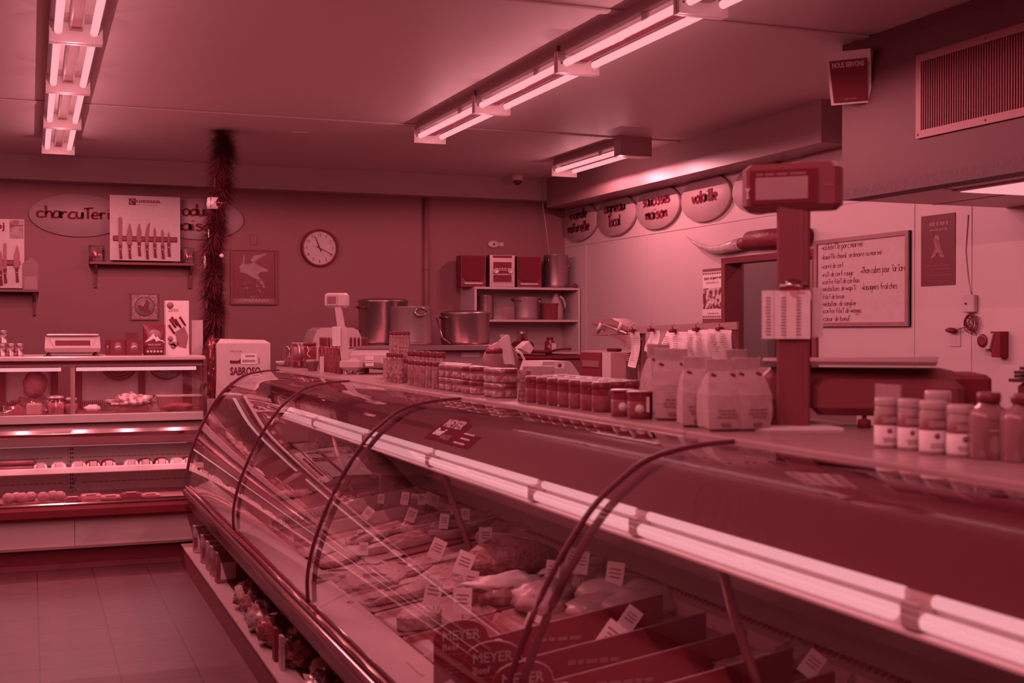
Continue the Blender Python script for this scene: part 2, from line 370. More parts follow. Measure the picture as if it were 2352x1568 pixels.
# ================================================================== THINGS ON CEILING, BULKHEAD
t = thing('security_camera', 'small white dome security camera on the ceiling near the back corner', 'camera', (4.21, 10.7, HC))
MB().lathe((4.21, 10.7, HC), [(.055, -.001), (.055, -.05), (.045, -.06)], WHITE).build('camera_base', t, True)
MB().lathe((4.21, 10.7, HC-.06), [(.04, 0), (.036, -.02), (.02, -.038), (.004, -.042)], DARK).build('camera_dome', t, True)
tag(MB().box(1.78, 1.9, 9.0, 9.12, HC-.006, HC, CEIL).build('ceiling_plate'), 'square blank plate flush on the ceiling right of the garland', 'plate')
# take-a-number display
t = thing('number_display', 'white "now serving" number display mounted on the bulkhead corner', 'sign', (3.72, 5.2, 2.6))
Rm = Matrix.Scale(1, 4) @ Matrix.Translation(Vector((3.815, 5.15, 2.69))) @ Matrix.Scale(.85, 4) @ Matrix.Rotation(R(-49), 4, 'Z') @ Matrix.Rotation(R(9), 4, 'X')
b = MB(); b.loft([[(-.135, -.13, .17), (.135, -.13, .17), (.135, .08, .15), (-.135, .08, .15)], [(-.125, -.075, .09), (.125, -.075, .09), (.135, .08, .09), (-.135, .08, .09)], [(-.115, -.05, -.13), (.115, -.05, -.13), (.125, .08, -.12), (-.125, .08, -.12)]], WHITE, True, False).xf(Rm)
b.build('housing', t, True)
b = MB(); b.quad(*[Rm @ Vector(p) for p in ((-.098, -.058, -.118), (.098, -.058, -.118), (.108, -.098, .125), (-.108, -.098, .125))], DARK); b.build('display_window', t, True)
r_ = (Rm.to_3x3() @ Vector((1, 0, 0))); u_ = (Rm.to_3x3() @ Vector((0, -.17, .98)))
text('lettering', 'NOUS SERVONS', Rm @ Vector((0, -.096, .095)), .026, r_, u_, WHITE, t, width=.155, bold=.02)
text('lettering', 'TURN-O-MATIC', Rm @ Vector((0, -.067, -.1)), .008, r_, u_, LABEL, t, width=.06)
# vent grille on the bulkhead
t = thing('vent_grille', 'large wall vent grille with vertical slats on the bulkhead', 'vent', (3.85, 4.1, 2.33))
b = MB(); VG = M('grille_paint', .06, .45)
y0, y1, z0, z1 = 3.2, 4.70, 2.34, 2.725
b.box(3.835, 3.85, y0, y1, z0, z0+.035, VG); b.box(3.835, 3.85, y0, y1, z1-.035, z1, VG); b.box(3.835, 3.85, y1-.035, y1, z0+.035, z1-.035, VG); b.box(3.835, 3.85, y0, y0+.035, z0+.035, z1-.035, VG); b.build('frame', t, True)
MB().box(3.846, 3.85, y0+.03, y1-.03, z0+.03, z1-.03, BLACK).build('backing', t, True)
b = MB(); y = y0+.045
while y < y1-.04: b.box(3.838, 3.846, y, y+.0035, z0+.035, z1-.035, M('slat_metal', .03, .4)); y += .0155
b.build('slats', t, True)
for y in (4.685, 4.25, 3.8):
    for z in (z0+.017, z1-.017): MB().lathe((3.835, y, z), [(.006, 0), (.005, -.003)], GREY, 8, 'x').build('screw', t, True)
# ================================================================== BACK WALL
YW = YB
def bw(x, y, Y=YW): return ony(x, y, Y)
SIGN = M('sign_board', .30, .5, 0, .27, 6)
EDGE = M('sign_edge', .12, .5)
def oval_back(px, py, label, lines, hx):
    c = bw(px, py); t = thing('oval_sign', label, 'sign', (c.x, YW-.02, c.z), 0, 'oval product signs')
    b = MB(); b.lathe((0, .018, 0), [(.995, 0), (1, -.004), (1, -.020), (.985, -.026)], SIGN, 48, 'y')
    b.v = [(v[0]*.395, v[1], v[2]*.183) for v in b.v]; b.build('sign_board', t)
    for i, (s, dz, wd, dx) in enumerate(lines): hand('lettering', s, (c.x+dx, YW-.031, c.z+dz), hx, RX, UP, INK, t, thick=.26, width=wd, jitter=.05)
oval_back(180, 495, 'large oval sign reading charcuterie behind the knife board', [('charcuTerie', .0, .66, 0)], .055)
oval_back(455, 503, 'oval sign reading produits maison half hidden by the garland', [('produits', .055, .5, -.02), ('maison', -.075, .42, -.02)], .055)
# magnetic knife boards
def knife(mb, x, z, L, W, kind, Y):
    H = .115; hw = .013
    bl = {'chef': [(-.5, 0), (-.5, .55), (-.1, .9), (.1, 1), (.5, .55), (.5, 0)], 'slim': [(-.5, 0), (-.5, .8), (0, 1), (.5, .7), (.5, 0)], 'round': [(-.5, 0), (-.5, .95), (-.2, 1), (.35, .98), (.5, .9), (.5, 0)], 'curve': [(-.5, 0), (-.45, .5), (.1, .85), (.9, 1), (.6, .6), (.5, 0)]}[kind]
    mb.prism([(x+a*W, Y, z+c*L) for a, c in bl], (0, -.003, 0), M('knife_blade', .07, .4, .2))
    mb.prism([(x-hw, Y+.004, z), (x+hw, Y+.004, z), (x+hw*.7, Y+.004, z-H*.5), (x+hw*1.3, Y+.004, z-H), (x-hw*.4, Y+.004, z-H*1.03), (x-hw*.6, Y+.004, z-H*.5)], (0, -.014, 0), BLACK)
    mb.box(x-.005, x+.005, Y-.0115, Y-.010, z-.042, z-.034, PALE)
def knife_board(x0, x1, y0, y1, Y, label):
    a = bw(x0, y0, Y); c = bw(x1, y1, Y); t = thing('knife_board', label, 'board', ((a.x+c.x)/2, Y, c.z))
    MB().box(a.x, c.x, Y, Y+.02, c.z, a.z, IVORY).build('backboard', t, True); return t, a, c
KY = YW-.14
t, a, c = knife_board(252, 414, 447, 600, KY, 'white display board with seven knives on a magnetic strip')
s0 = bw(259, 547, KY); s1 = bw(407, 547, KY)
MB().box(s0.x, s1.x, KY-.012, KY, s0.z-.022, s0.z+.022, DARK, .01).build('magnetic_strip', t, True)
for kx, top, guard, Wd, kd in ((276, 498, 562, .03, 'round'), (297, 512, 562, .042, 'chef'), (319, 512, 556, .036, 'chef'), (337, 510, 563, .028, 'curve'), (355, 521, 560, .018, 'slim'), (373, 526, 563, .02, 'slim'), (387, 532, 558, .014, 'slim')):
    g = bw(kx, guard, KY); q = bw(kx, top, KY); kb = MB(); knife(kb, g.x, g.z, q.z-g.z, Wd, kd, KY-.012)
    tag(kb.build('kitchen_knife'), {276: 'long rounded slicing knife, leftmost on the central magnetic strip', 297: 'broad chef knife, second on the central magnetic strip', 319: 'wide dark bladed knife, third on the central magnetic strip', 337: 'curved butcher knife, fourth on the central magnetic strip', 355: 'narrow boning knife, fifth on the central magnetic strip', 373: 'narrow pointed knife, sixth on the central magnetic strip', 387: 'small paring knife, rightmost on the central magnetic strip'}[kx], 'knife', 'knives on the central board')
c_ = bw(341, 463, KY-.002); text('lettering', 'GIESSER', c_, .024, RX, UP, INK, t, width=.21, bold=.03)
c_ = bw(333, 471, KY-.002); b = MB(); bars(c_, .20, .008, 1, RX, UP, GREY, b)
c_ = bw(304, 463, KY-.001); b.box(c_.x-.028, c_.x+.028, KY-.003, KY-.001, c_.z-.028, c_.z+.028, INK)
for r in (.020, .012): b.tube([(c_.x+r*math.cos(k*.5), KY-.004, c_.z+r*math.sin(k*.5)) for k in range(11)], .0022, PALE, 5)
b.build('logo', t, True)
# shelves with brackets
SHW = M('shelf_dark_wood', .05, .5)
def shelf(x0, x1, yt, label, bx):
    a = bw(x0, yt, YW-.2); c = bw(x1, yt, YW-.2); z = a.z; t = thing('wall_shelf', label, 'shelf', ((a.x+c.x)/2, YW, z))
    MB().box(a.x, c.x, YW-.2, YW, z-.02, z, SHW).build('board', t, True)
    for px in bx:
        q = bw(px, yt, YW-.1).x
        MB().prism([(q, YW, z-.02), (q, YW-.16, z-.02), (q, YW-.15, z-.04), (q, YW-.05, z-.10), (q, YW-.025, z-.21), (q, YW, z-.22)], (.022, 0, 0), SHW).build('bracket', t, True)
    return z
zs = shelf(206, 446, 600, 'long dark wall shelf under the central knife board', (217, 436))
def pouch(name, x0, x1, yt, z, Y, label, seed):
    a = bw(x0, yt, Y); c = bw(x1, yt, Y); cx = (a.x+c.x)/2; w2 = (c.x-a.x)/2; h = a.z-z; t = thing(name, label, 'bag', (cx, Y, z))
    rings = []
    for i in range(9):
        f = i/8; d = .03*math.sin(math.pi*min(1, .15+f*.85))+.003; ww = w2*(1-.12*math.sin(math.pi*f)); rings.append([(cx+ww*math.cos(k*math.pi/6), Y+d*math.sin(k*math.pi/6), z+h*f) for k in range(12)])
    MB().loft(rings, M('foil_pouch', .28, .25, .5, .05, 18, .3, contrast=2.5)).build('pouch', t, True)
    return t
pouch('snack_pouch', 203, 239, 563, zs, YW-.1, 'shiny snack pouch standing left of the central knife board', 1)
pouch('snack_pouch', 419, 446, 568, zs, YW-.1, 'small shiny snack pouch standing right of the central knife board', 2)
zl = shelf(-60, 90, 663, 'lower dark wall shelf at the left edge of the picture', (76,))
t, a, c = knife_board(-80, 56, 500, 662, KY, 'white display board with knives cut off by the left edge')
MB().box(a.x, bw(47, 603, KY).x, KY-.012, KY, bw(0, 603, KY).z-.022, bw(0, 603, KY).z+.022, DARK, .01).build('magnetic_strip', t, True)
for kx, top, guard, Wd, kd, nm in ((2, 575, 622, .03, 'chef', 'knife cut by the left picture edge on the left magnetic strip'), (12, 558, 617, .024, 'round', 'long serrated knife on the left magnetic strip'), (39, 561, 615, .045, 'chef', 'broad chef knife, rightmost on the left magnetic strip')):
    g = bw(kx, guard, KY); q = bw(kx, top, KY); kb = MB(); knife(kb, g.x, g.z, q.z-g.z, Wd, kd, KY-.012); tag(kb.build('kitchen_knife'), nm, 'knife', 'knives on the left board')
b = MB(); a = bw(22, 505, KY-.001); c = bw(54, 548, KY-.001); b.box(a.x, c.x, KY-.003, KY-.001, c.z, a.z, M('print_photo', .35, .5, 0, .08, 14, contrast=2)); b.build('picture_print', t, True)
text('lettering', '"I CEPPI"', bw(39, 518, KY-.005), .014, RX, UP, INK, t, width=.105, bold=.02)
text('lettering', 'oj', bw(0, 521, KY-.003), .075, RX, UP, INK, t, width=.07, bold=.02)
t = thing('knife_block', 'small gabled wooden block at the end of the lower left shelf', 'block', (bw(70, 600, KY).x, YW-.1, zl))
a = bw(52, 600, YW-.14); c = bw(88, 600, YW-.14); hx = bw(70, 596, YW-.14)
MB().prism([(a.x, YW-.16, zl), (c.x, YW-.16, zl), (c.x, YW-.16, hx.z-.035), (hx.x, YW-.16, hx.z+.02), (a.x, YW-.16, hx.z-.035)], (0, .1, 0), M('pale_wood', .16, .5, 0, .11, 8, stretch=(1, 1, 10))).build('block', t, True)
MB().box(a.x+.012, c.x-.012, YW-.1625, YW-.16, zl+.005, zl+.11, M('pale_wood2', .25, .5)).build('front_label', t, True)
# tile plaque with a cockerel shape
c = bw(332, 704); t = thing('wall_plaque', 'square framed plaque with a round rooster picture', 'picture', (c.x, YW, c.z))
b = MB(); h = .118
for x0, x1, z0, z1 in ((-h, h, h-.012, h), (-h, h, -h, -h+.012), (-h, -h+.012, -h+.012, h-.012), (h-.012, h, -h+.012, h-.012)): b.box(c.x+x0, c.x+x1, YW-.02, YW, c.z+z0, c.z+z1, SHW)
b.build('frame', t, True)
b = MB(); b.box(c.x-h+.01, c.x+h-.01, YW-.012, YW, c.z-h+.01, c.z+h-.01, M('tile_mottle', .36, .4, 0, .12, 60, contrast=2)); b.build('tile', t, True)
b = MB(); b.lathe((c.x, YW-.012, c.z), [(.078, 0), (.078, -.002)], M('plaque_disc', .3, .5), 32, 'y')
b.prism([(c.x+x*.07, YW-.014, c.z+z*.07) for x, z in ((-.9, .1), (-.5, .2), (-.2, .0), (.1, .5), (.15, .9), (.4, .8), (.5, .5), (.75, .35), (.5, .3), (.45, -.2), (.8, -.7), (.1, -.8), (-.2, -.6), (-.6, -.5))], (0, -.001, 0), DARK)
b.tube([(c.x+.082*math.cos(k*.3), YW-.013, c.z+.082*math.sin(k*.3)) for k in range(22)], .003, DARK, 5)
b.build('rooster_print', t, True)
# framed poster
a = bw(529, 571); c = bw(635, 700); t = thing('framed_poster', 'dark framed drinks poster with pale figure shape left of the clock', 'picture', ((a.x+c.x)/2, YW, c.z))
b = MB(); f = .016
for x0, x1, z0, z1 in ((a.x, c.x, a.z-f, a.z), (a.x, c.x, c.z, c.z+f), (a.x, a.x+f, c.z+f, a.z-f), (c.x-f, c.x, c.z+f, a.z-f)): b.box(x0, x1, YW-.03, YW, z0, z1, SHW)
b.build('frame', t, True)
MB().box(a.x+.01, c.x-.01, YW-.015, YW, c.z+.01, a.z-.01, M('poster_dark', -.01, .4)).build('print', t, True)
cx, cz = (a.x+c.x)/2, (a.z+c.z)/2; b = MB(); PF = M('poster_pale', .30, .5, 0, .2, 20)
def flat(pts, m=PF, yy=YW-.0155): b.prism([(cx+x, yy, cz+z) for x, z in pts], (0, -.001, 0), m)
flat([(-.13, .09), (-.10, .12), (-.05, .11), (0, .13), (.05, .10), (.12, .07), (.13, .05), (.06, .045), (.03, .02), (.08, -.04), (.10, -.09), (.085, -.10), (.03, -.02), (-.02, .0), (-.07, .03), (-.12, .04)])
flat([(-.03, .15), (0, .19), (.05, .2), (.11, .215), (.11, .2), (.05, .17), (.0, .13)]); flat([(-.10, .12), (-.09, .19), (-.08, .19), (-.085, .12)])
rnd = random.Random(4)
for k in range(46):
    q = rnd.random(); x = (-.07 if k % 2 else .045)+rnd.uniform(-.045, .045)*(1-q*.7); z = -.02-q*.13; r = .009
    b.lathe((cx+x, YW-.0157, cz+z), [(r, 0), (r*.6, -.003)], PF if k % 3 else GREY, 8, 'y')
b.box(a.x+.016, c.x-.016, YW-.017, YW-.0155, c.z+.017, c.z+.055, M('poster_band', .14, .5)); b.build('artwork', t, True)
text('lettering', 'ASTI', (cx, YW-.019, c.z+.072), .016, RX, UP, PF, t, width=.075, bold=.02)
text('lettering', 'CINZANO', (cx, YW-.019, c.z+.038), .03, RX, UP, M('poster_letters', .38, .5), t, width=.26, bold=.03)
# clock
c = bw(733, 570); t = thing('wall_clock', 'round black rimmed wall clock with white face', 'clock', (c.x, YW, c.z)); r = .171
MB().lathe((c.x, YW, c.z), [(r, 0), (r, -.035), (r-.006, -.042), (r-.018, -.04), (r-.02, -.02), (r-.02, 0)], BLACK, 48, 'y').build('rim', t, True)
MB().lathe((c.x, YW-.02, c.z), [(r-.018, 0), (r-.018, -.001)], M('clock_face', .5, .5), 48, 'y', False).build('dial', t, True)
for k in range(1, 13):
    an = R(90-30*k); text('numeral', str(k), (c.x+.118*math.cos(an), YW-.023, c.z+.118*math.sin(an)), .026, RX, UP, INK, t)
b = MB()
for k in range(12): an = R(30*k); b.lathe((c.x+.143*math.cos(an), YW-.022, c.z+.143*math.sin(an)), [(.0035, 0), (.0035, -.001)], INK, 6, 'y')
b.build('minute_dots', t, True)
def handb(an, L, wd, y): 
    d = Vector((math.cos(an), 0, math.sin(an))); n = Vector((-d.z, 0, d.x)); p = Vector((c.x, y, c.z)); return MB().prism([p-d*.035-n*wd, p-d*.035+n*wd, p+d*L+n*wd*.5, p+d*L-n*wd*.5], (0, -.001, 0), INK)
handb(R(112), .112, .005, YW-.026).build('hour_hand', t, True); handb(R(-26), .135, .004, YW-.028).build('minute_hand', t, True)
# switch plate, pipe, telephone point, cord
a = bw(575, 538); c = bw(590, 563); tag(MB().box(a.x, c.x, YW-.008, YW, c.z, a.z, DWALL, .003).build('blank_plate'), 'painted blank wall plate above the framed poster', 'plate')
a = bw(977, 470)
b = MB(); b.tube([(a.x, YW-.03, 2.70), (a.x, YW-.03, 1.2)], .024, DWALL, 14); b.tube([(a.x, YW-.03, 2.02), (a.x, YW-.03, 2.05)], .029, DWALL, 14)
tag(b.build('drain_pipe'), 'painted vertical pipe running down the back wall', 'pipe')
a = bw(1137, 561); t = thing('night_light', 'white oval plug-in alarm on the back wall above the stereo', 'alarm', (a.x, YW, a.z))
MB().lathe((a.x-.02, YW, a.z), [(.045, 0), (.045, -.02), (.035, -.026)], IVORY, 24, 'y', sx=.8, sy=1.3).build('body', t, True)
MB().box(a.x+.02, a.x+.085, YW-.015, YW, a.z-.02, a.z+.02, IVORY, .004).build('plug_plate', t, True)
MB().lathe((a.x-.02, YW-.026, a.z), [(.012, 0), (.008, -.003)], DARK, 12, 'y').build('sensor', t, True)
q0 = bw(1243, 416, 10.97); q1 = bw(1262, 585, 10.97)
tag(MB().tube([q0, bw(1247, 470, 10.97), bw(1255, 530, 10.97), q1], .003, LABEL, 6).build('hanging_string'), 'thin white string hanging from the corner of the ceiling', 'string')
# ================================================================== RIGHT WALL
SG = M('round_sign_face', .34, .5, 0, .3, 6)
def oval_right(x0, x1, zc, lines, label):
    a = onx(x0, 480, XR).y; c2 = onx(x1, 480, XR).y; yc = (a+c2)/2; t = thing('oval_sign', label, 'sign', (XR-.03, yc, zc), 0, 'oval product signs')
    b = MB(); b.lathe((0.028, 0, 0), [(1, 0), (1, -.028), (.985, -.032)], SG, 48, 'x'); b.v = [(v[0], v[1]*abs(a-c2)/2, v[2]*.182) for v in b.v]
    b.m = [0]*len(b.m); b.build('sign_board', t)
    for s, dz, wd in lines: hand('lettering', s, (XR-.034, yc, zc+dz), .05, RWY, UP, INK, t, thick=.42, width=wd, jitter=.05, depth=.002)
oval_right(1298, 1376, 2.487, [('viande', .06, .4), ('naturelle', -.065, .5)], 'oval sign reading viande naturelle, first of the row on the right wall')
oval_right(1377, 1466, 2.482, [('agneau', .06, .42), ('local', -.065, .24)], 'oval sign reading agneau local, second of the row on the right wall')
oval_right(1468, 1568, 2.480, [('saucisses', .05, .48), ('maison', -.065, .38)], 'oval sign reading saucisses maison, third of the row on the right wall')
oval_right(1572, 1686, 2.478, [('volaille', .0, .38)], 'oval sign reading volaille, fourth of the row on the right wall')
oval_right(1690, 1822, 2.475, [], 'oval sign half hidden behind the scale display')
oval_right(1826, 1990, 2.475, [], 'oval sign cut by the bulkhead, last of the row')
# horns
t = thing('mounted_horns', 'long pale cattle horn with leather wrapped base over the doorway', 'horns', (XR, 7.5, 2.15))
def hx_(x, y, off=.07): return onx(x, y, XR-off)
pts = [hx_(1576, 541), hx_(1592, 556), hx_(1612, 566), hx_(1635, 572), hx_(1658, 571), hx_(1680, 565), hx_(1702, 560)]
MB().tube(pts[::-1], [.046, .043, .037, .03, .021, .012, .002], M('horn_keratin', .55, .25, 0, .3, 12, coat=.5), 14).build('horn', t, True)
yA = hx_(1697, 556).y; zc = 2.15
b = MB(); b.tube([hx_(1696, 561), hx_(1712, 558), hx_(1722, 555)], [.036, .045, .05], M('horn_leather', -.01, .5, 0, -.03, 40, .5), 16); b.tube([hx_(1723, 551), hx_(1760, 548), hx_(1850, 540)], [.064, .068, .062], MATS['horn_leather'], 16); b.build('leather_wrap', t, True)
# poster of the spice brand
a = onx(1614, 622, XR-.004); c = onx(1659, 740, XR-.004); t = thing('wall_poster', 'white spice poster with photo strip left of the doorway', 'poster', (XR, (a.y+c.y)/2, c.z))
ptop, pbot = 1.93, 1.5
MB().box(XR-.004, XR, c.y, a.y, pbot, ptop, PAPER).build('sheet', t, True)
cy = (a.y+c.y)/2; wy = a.y-c.y; b = MB()
for z0, z1 in ((ptop-.022, ptop), (pbot, pbot+.045)): b.box(XR-.0055, XR-.004, c.y, a.y, z0, z1, M('print_brown', .08, .6))
for k in range(11):
    for z in (ptop-.036, pbot+.06): b.lathe((XR-.0045, c.y+(k+.5)*wy/11, z), [(.010, 0), (.010, -.001)], GREY, 6, 'x')
b.box(XR-.0055, XR-.004, c.y+.005, a.y-.005, 1.62, 1.78, M('print_collage', .6, .6, 0, .02, 22, contrast=4)); bars((XR-.005, cy, 1.585), wy*.7, .012, 1, RWY, UP, GREY, b); b.build('print', t, True)
hand('lettering', 'épices du', (XR-.006, cy+.06, 1.855), .014, RWY, UP, INK, t, thick=.2, width=wy*.42)
hand('lettering', 'guerrier', (XR-.006, cy-.075, 1.857), .014, RWY, UP, INK, t, thick=.2, width=wy*.45)
text('lettering', 'DISPONIBLE ICI', (XR-.006, cy, 1.822), .013, RWY, UP, GREY, t, width=wy*.6)
# whiteboard
y0, y1, z0, z1 = 6.045, 7.0, 1.478, 2.05; t = thing('whiteboard', 'framed whiteboard with a handwritten list of meats', 'whiteboard', (XR, 6.5, z0))
MB().box(XR-.012, XR, y0, y1, z0, z1, M('whiteboard_face', .54, .3)).build('writing_surface', t, True)
b = MB(); WF = M('whiteboard_frame', .2, .45, 0, .15, 10)
for p in ((y0, y1, z1-.026, z1), (y0, y1, z0, z0+.026), (y0, y0+.03, z0+.026, z1-.026), (y1-.03, y1, z0+.026, z1-.026)): b.box(XR-.025, XR, *p, WF)
b.build('frame', t, True)
lst = [('côTeleTTe porc mariné', 568, 1982, 1.15), ('baveTTe cheval  ordinaire ou mariné', 590, 2026, 1), ('carré de cerf', 611, 1938, 1), ('roTi de cerf rouge', 630, 1960, 1), ('conTre fileT de caribou', 647, 1974, 1), ('médaillons de wapiTi', 663, 1967, 1), ('fileT de bison', 681, 1940, 1), ('médaillon  de sanglier', 697, 1968, 1), ('conTre fileT de wagyu', 713, 1978, 1), ('coeur de boeuf', 731, 1953, 1)]
def wbline(s, px0, px1, py, xh):
    a = onx(px0, py, XR-.0125); e = onx(px1, py, XR-.0125)
    hand('handwriting', '>'+s, (XR-.0125, a.y, a.z), xh, RWY, UP, INK, t, thick=.16, align='l', width=a.y-e.y, depth=.0006, jitter=.03)
for s, py, px1, k in lst: wbline(s, 1887, px1, py+3, .019*k)
wbline('Thon cubes pour TarTare', 1976, 2081, 624, .024); wbline('lasagnes fraîches', 1978, 2062, 662, .022)
# dark poster
y0, y1, z0, z1 = 5.665, 5.955, 1.712, 2.123; t = thing('wall_poster', 'narrow dark poster right of the whiteboard', 'poster', (XR, 5.8, z0)); cy = (y0+y1)/2
MB().box(XR-.004, XR, y0, y1, z0, z1, M('poster_black', -.05, .5, 0, -.07, 6)).build('sheet', t, True)
b = MB(); b.prism([(XR-.0045, cy+a*.07, 1.93+c*.07) for a, c in ((-.2, 1), (.3, 1.1), (.5, .6), (.3, .1), (.6, -.4), (.9, -.9), (.3, -.7), (0, -.3), (-.4, -.8), (-.9, -.8), (-.5, -.2), (-.3, .4))], (-.001, 0, 0), M('poster_fig', .16, .5, 0, .05, 40, contrast=3))
for z, n in ((1.828, 1), (1.808, 1), (1.772, 1), (1.737, 1)): bars((XR-.0045, cy, z), .23, .007, n, RWY, UP, GREY, b, seed=int(z*1000))
b.build('print', t, True)
b = MB(); bars((XR-.0045, cy, 2.07), .21, .03, 1, RWY, UP, M('poster_txt', .13, .5), b, thick=.7, seed=8); bars((XR-.0045, cy, 2.035), .17, .016, 1, RWY, UP, M('poster_txt', .13, .5), b, thick=.7, seed=12); b.build('title_print', t, True)
# switch, socket, cables, intercom
q = onx(2233, 697, XR); t = thing('wall_switch', 'square white switch box fed by a surface cable', 'switch', (XR, q.y, q.z)); MB().box(XR-.03, XR, q.y-.045, q.y+.045, q.z-.05, q.z+.05, IVORY, .006).build('box', t, True); MB().lathe((XR-.03, q.y+.015, q.z), [(.006, 0), (.006, -.006)], DARK, 10, 'x').build('button', t, True)
q2 = onx(2225, 480, XR); tag(MB().tube([(XR-.004, q2.y, 2.10), (XR-.004, q2.y+.02, 1.9), (XR-.004, q.y+.03, 1.75), (XR-.004, q.y, q.z+.05)], .0035, LABEL, 6).build('surface_cable'), 'thin cable running down the wall to the white switch', 'cable')
q = onx(2195, 772, XR); t = thing('wall_socket', 'wall socket plate with a black adapter plugged in', 'socket', (XR, q.y, q.z)); MB().box(XR-.006, XR, q.y-.045, q.y+.045, q.z-.06, q.z+.05, IVORY, .003).build('plate', t, True); b = MB(); b.box(XR-.008, XR-.006, q.y-.014, q.y+.014, q.z-.035, q.z-.005, LABEL); b.build('socket', t, True)
q = onx(2185, 758, XR-.02); t = thing('power_adapter', 'small black adapter sticking out of the wall socket', 'adapter', (XR, q.y, q.z)); b = MB(); b.tube([(XR-.03, q.y+.03, q.z), (XR-.03, q.y, q.z), (XR-.03, q.y-.04, q.z-.003)], [.008, .016, .014], BLACK, 10); b.build('adapter', t, True)
qc = onx(2227, 742, XR-.03); rnd = random.Random(3); b = MB()
for k in range(7): b.tube([(XR-.02-.004*(k % 3), qc.y+(.02+.012*k*.5)*math.cos(a*.55+k)+rnd.uniform(-.004, .004), qc.z+(.025+.01*k*.5)*math.sin(a*.55+k)+rnd.uniform(-.004, .004)) for a in range(11)], .0028, BLACK, 5)
b.tube([(XR-.03, q.y-.04, q.z), (XR-.02, qc.y+.03, qc.z-.02), qc], .003, BLACK, 5); e = onx(2262, 790, XR-.03); b.tube([qc, (XR-.02, qc.y-.04, qc.z-.06), (XR-.02, qc.y-.06, qc.z-.1), e], .003, BLACK, 5)
tag(b.build('coiled_cable'), 'tangled black cable bundle hanging beside the small radio', 'cable')
q = onx(2272, 782, XR-.05); t = thing('wall_radio', 'small wall radio with a dark round speaker', 'radio', (XR, q.y, q.z)); b = MB(); b.prism([(XR-.07, q.y+.07, q.z+.035), (XR-.07, q.y+.09, q.z-.04), (XR-.07, q.y-.02, q.z-.045), (XR-.07, q.y-.05, q.z+.04)], (.05, 0, 0), IVORY); b.build('faceplate', t, True)
MB().prism([(XR-.06, q.y-.02, q.z+.05), (XR-.06, q.y-.09, q.z+.05), (XR-.06, q.y-.09, q.z-.09), (XR-.06, q.y-.03, q.z-.09)], (.06, 0, 0), BLACK).build('body', t, True)
MB().lathe((XR-.072, q.y+.025, q.z), [(.036, 0), (.036, -.006), (.02, -.004)], DARK, 20, 'x').build('speaker', t, True)
# ================================================================== symmetric thin-glass reflectance (Schlick) for panes and clear plastic
def thin(m, f0=.07, mul=1.0):
    nt = m.node_tree; lw = nt.nodes.new('ShaderNodeLayerWeight'); lw.inputs[0].default_value = .5
    p = nt.nodes.new('ShaderNodeMath'); p.operation = 'POWER'; p.inputs[1].default_value = 4.2
    a = nt.nodes.new('ShaderNodeMath'); a.operation = 'MULTIPLY_ADD'; a.inputs[1].default_value = (1-f0)*mul; a.inputs[2].default_value = f0; a.use_clamp = True
    nt.links.new(lw.outputs['Facing'], p.inputs[0]); nt.links.new(p.outputs[0], a.inputs[0])
    mx = [n for n in nt.nodes if n.type == 'MIX_SHADER'][0]; nt.links.new(a.outputs[0], mx.inputs[0])
thin(GLASS, .10); thin(CLEAR, .10)
def sheet(name, rings, m, parent, world=True, smooth=True):
    b = MB(); b.loft(rings, m, False, smooth, closed=False); off = parent.location if parent is not None else Vector()
    me = bpy.data.meshes.new(name); me.from_pydata([tuple(Vector(v)-off) for v in b.v], [], b.f); me.materials.append(m)
    for p in me.polygons: p.use_smooth = smooth
    o = bpy.data.objects.new(name, me); col.objects.link(o); o.parent = parent; return o
# ================================================================== BACK DISPLAY CASE (left)
BX0, BX1 = -1.7, 1.06
bc = thing('display_case', 'refrigerated display case with open lower shelf against the back', 'display case', (-.3, 8.0, 0))
CW = M('case_white', .56, .4, 0, .53, 4); CL = M('case_light', .62, .3, .2, .58, 8, spec=.6)
MB().box(BX0, BX1-.1, 8.05, 8.9, 0, .13, M('case_kick', .006, .5)).build('kick_plate', bc, True)
MB().box(BX0, BX1-.1, 8.03, 8.06, 0.0, .03, M('kick_trim', .05, .4)).build('floor_trim', bc, True)
b = MB(); b.box(BX0, .2475, 8.0, 8.9, .135, .31, CW); b.box(.25, BX1, 8.0, 8.9, .135, .31, CW); b.build('lower_panel', bc, True)
MB().box(BX0, BX1, 7.985, 8.01, .128, .142, STEEL).build('lower_moulding', bc, True)
MB().box(BX0, BX1, 7.93, 8.06, .31, .392, BLACK, .02).build('bumper', bc, True)
MB().box(BX0, BX1, 7.95, 8.06, .392, .41, CHROME, .006).build('bumper_rail', bc, True)
MB().box(BX0, BX1, 8.06, 8.9, .31, .40, CL).build('well_floor', bc, True)
b = MB(); SP = M('slotted_panel', .50, .45, 0, .46, 6)
b.box(BX0, .235, 8.60, 8.63, .40, .86, SP); b.box(.265, BX1, 8.60, 8.63, .40, .86, SP)
for z in (.455, .53, .62, .76):
    x = BX0+.03
    while x < BX1-.06:
        if not (.17 < x < .28): b.box(x, x+.028, 8.5985, 8.6, z, z+.005, GREY)
        x += .036
b.build('slotted_back', bc, True)
b = MB(); b.box(.235, .265, 8.59, 8.62, .40, .86, SP)
z = .42
while z < .84: b.box(.24, .247, 8.588, 8.59, z, z+.015, INK); b.box(.253, .26, 8.588, 8.59, z, z+.015, INK); z += .028
b.build('shelf_upright', bc, True)
b = MB(); b.box(BX0, .247, 8.28, 8.6, .565, .578, CL); b.box(.252, BX1, 8.28, 8.6, .565, .578, CL); b.box(BX0, BX1, 8.27, 8.285, .553, .592, CL, .004); b.build('middle_shelf', bc, True)
b = MB(); b.box(BX0, BX1, 8.07, 8.075, .40, .465, CLEAR); b.build('clear_front_lip', bc, True)
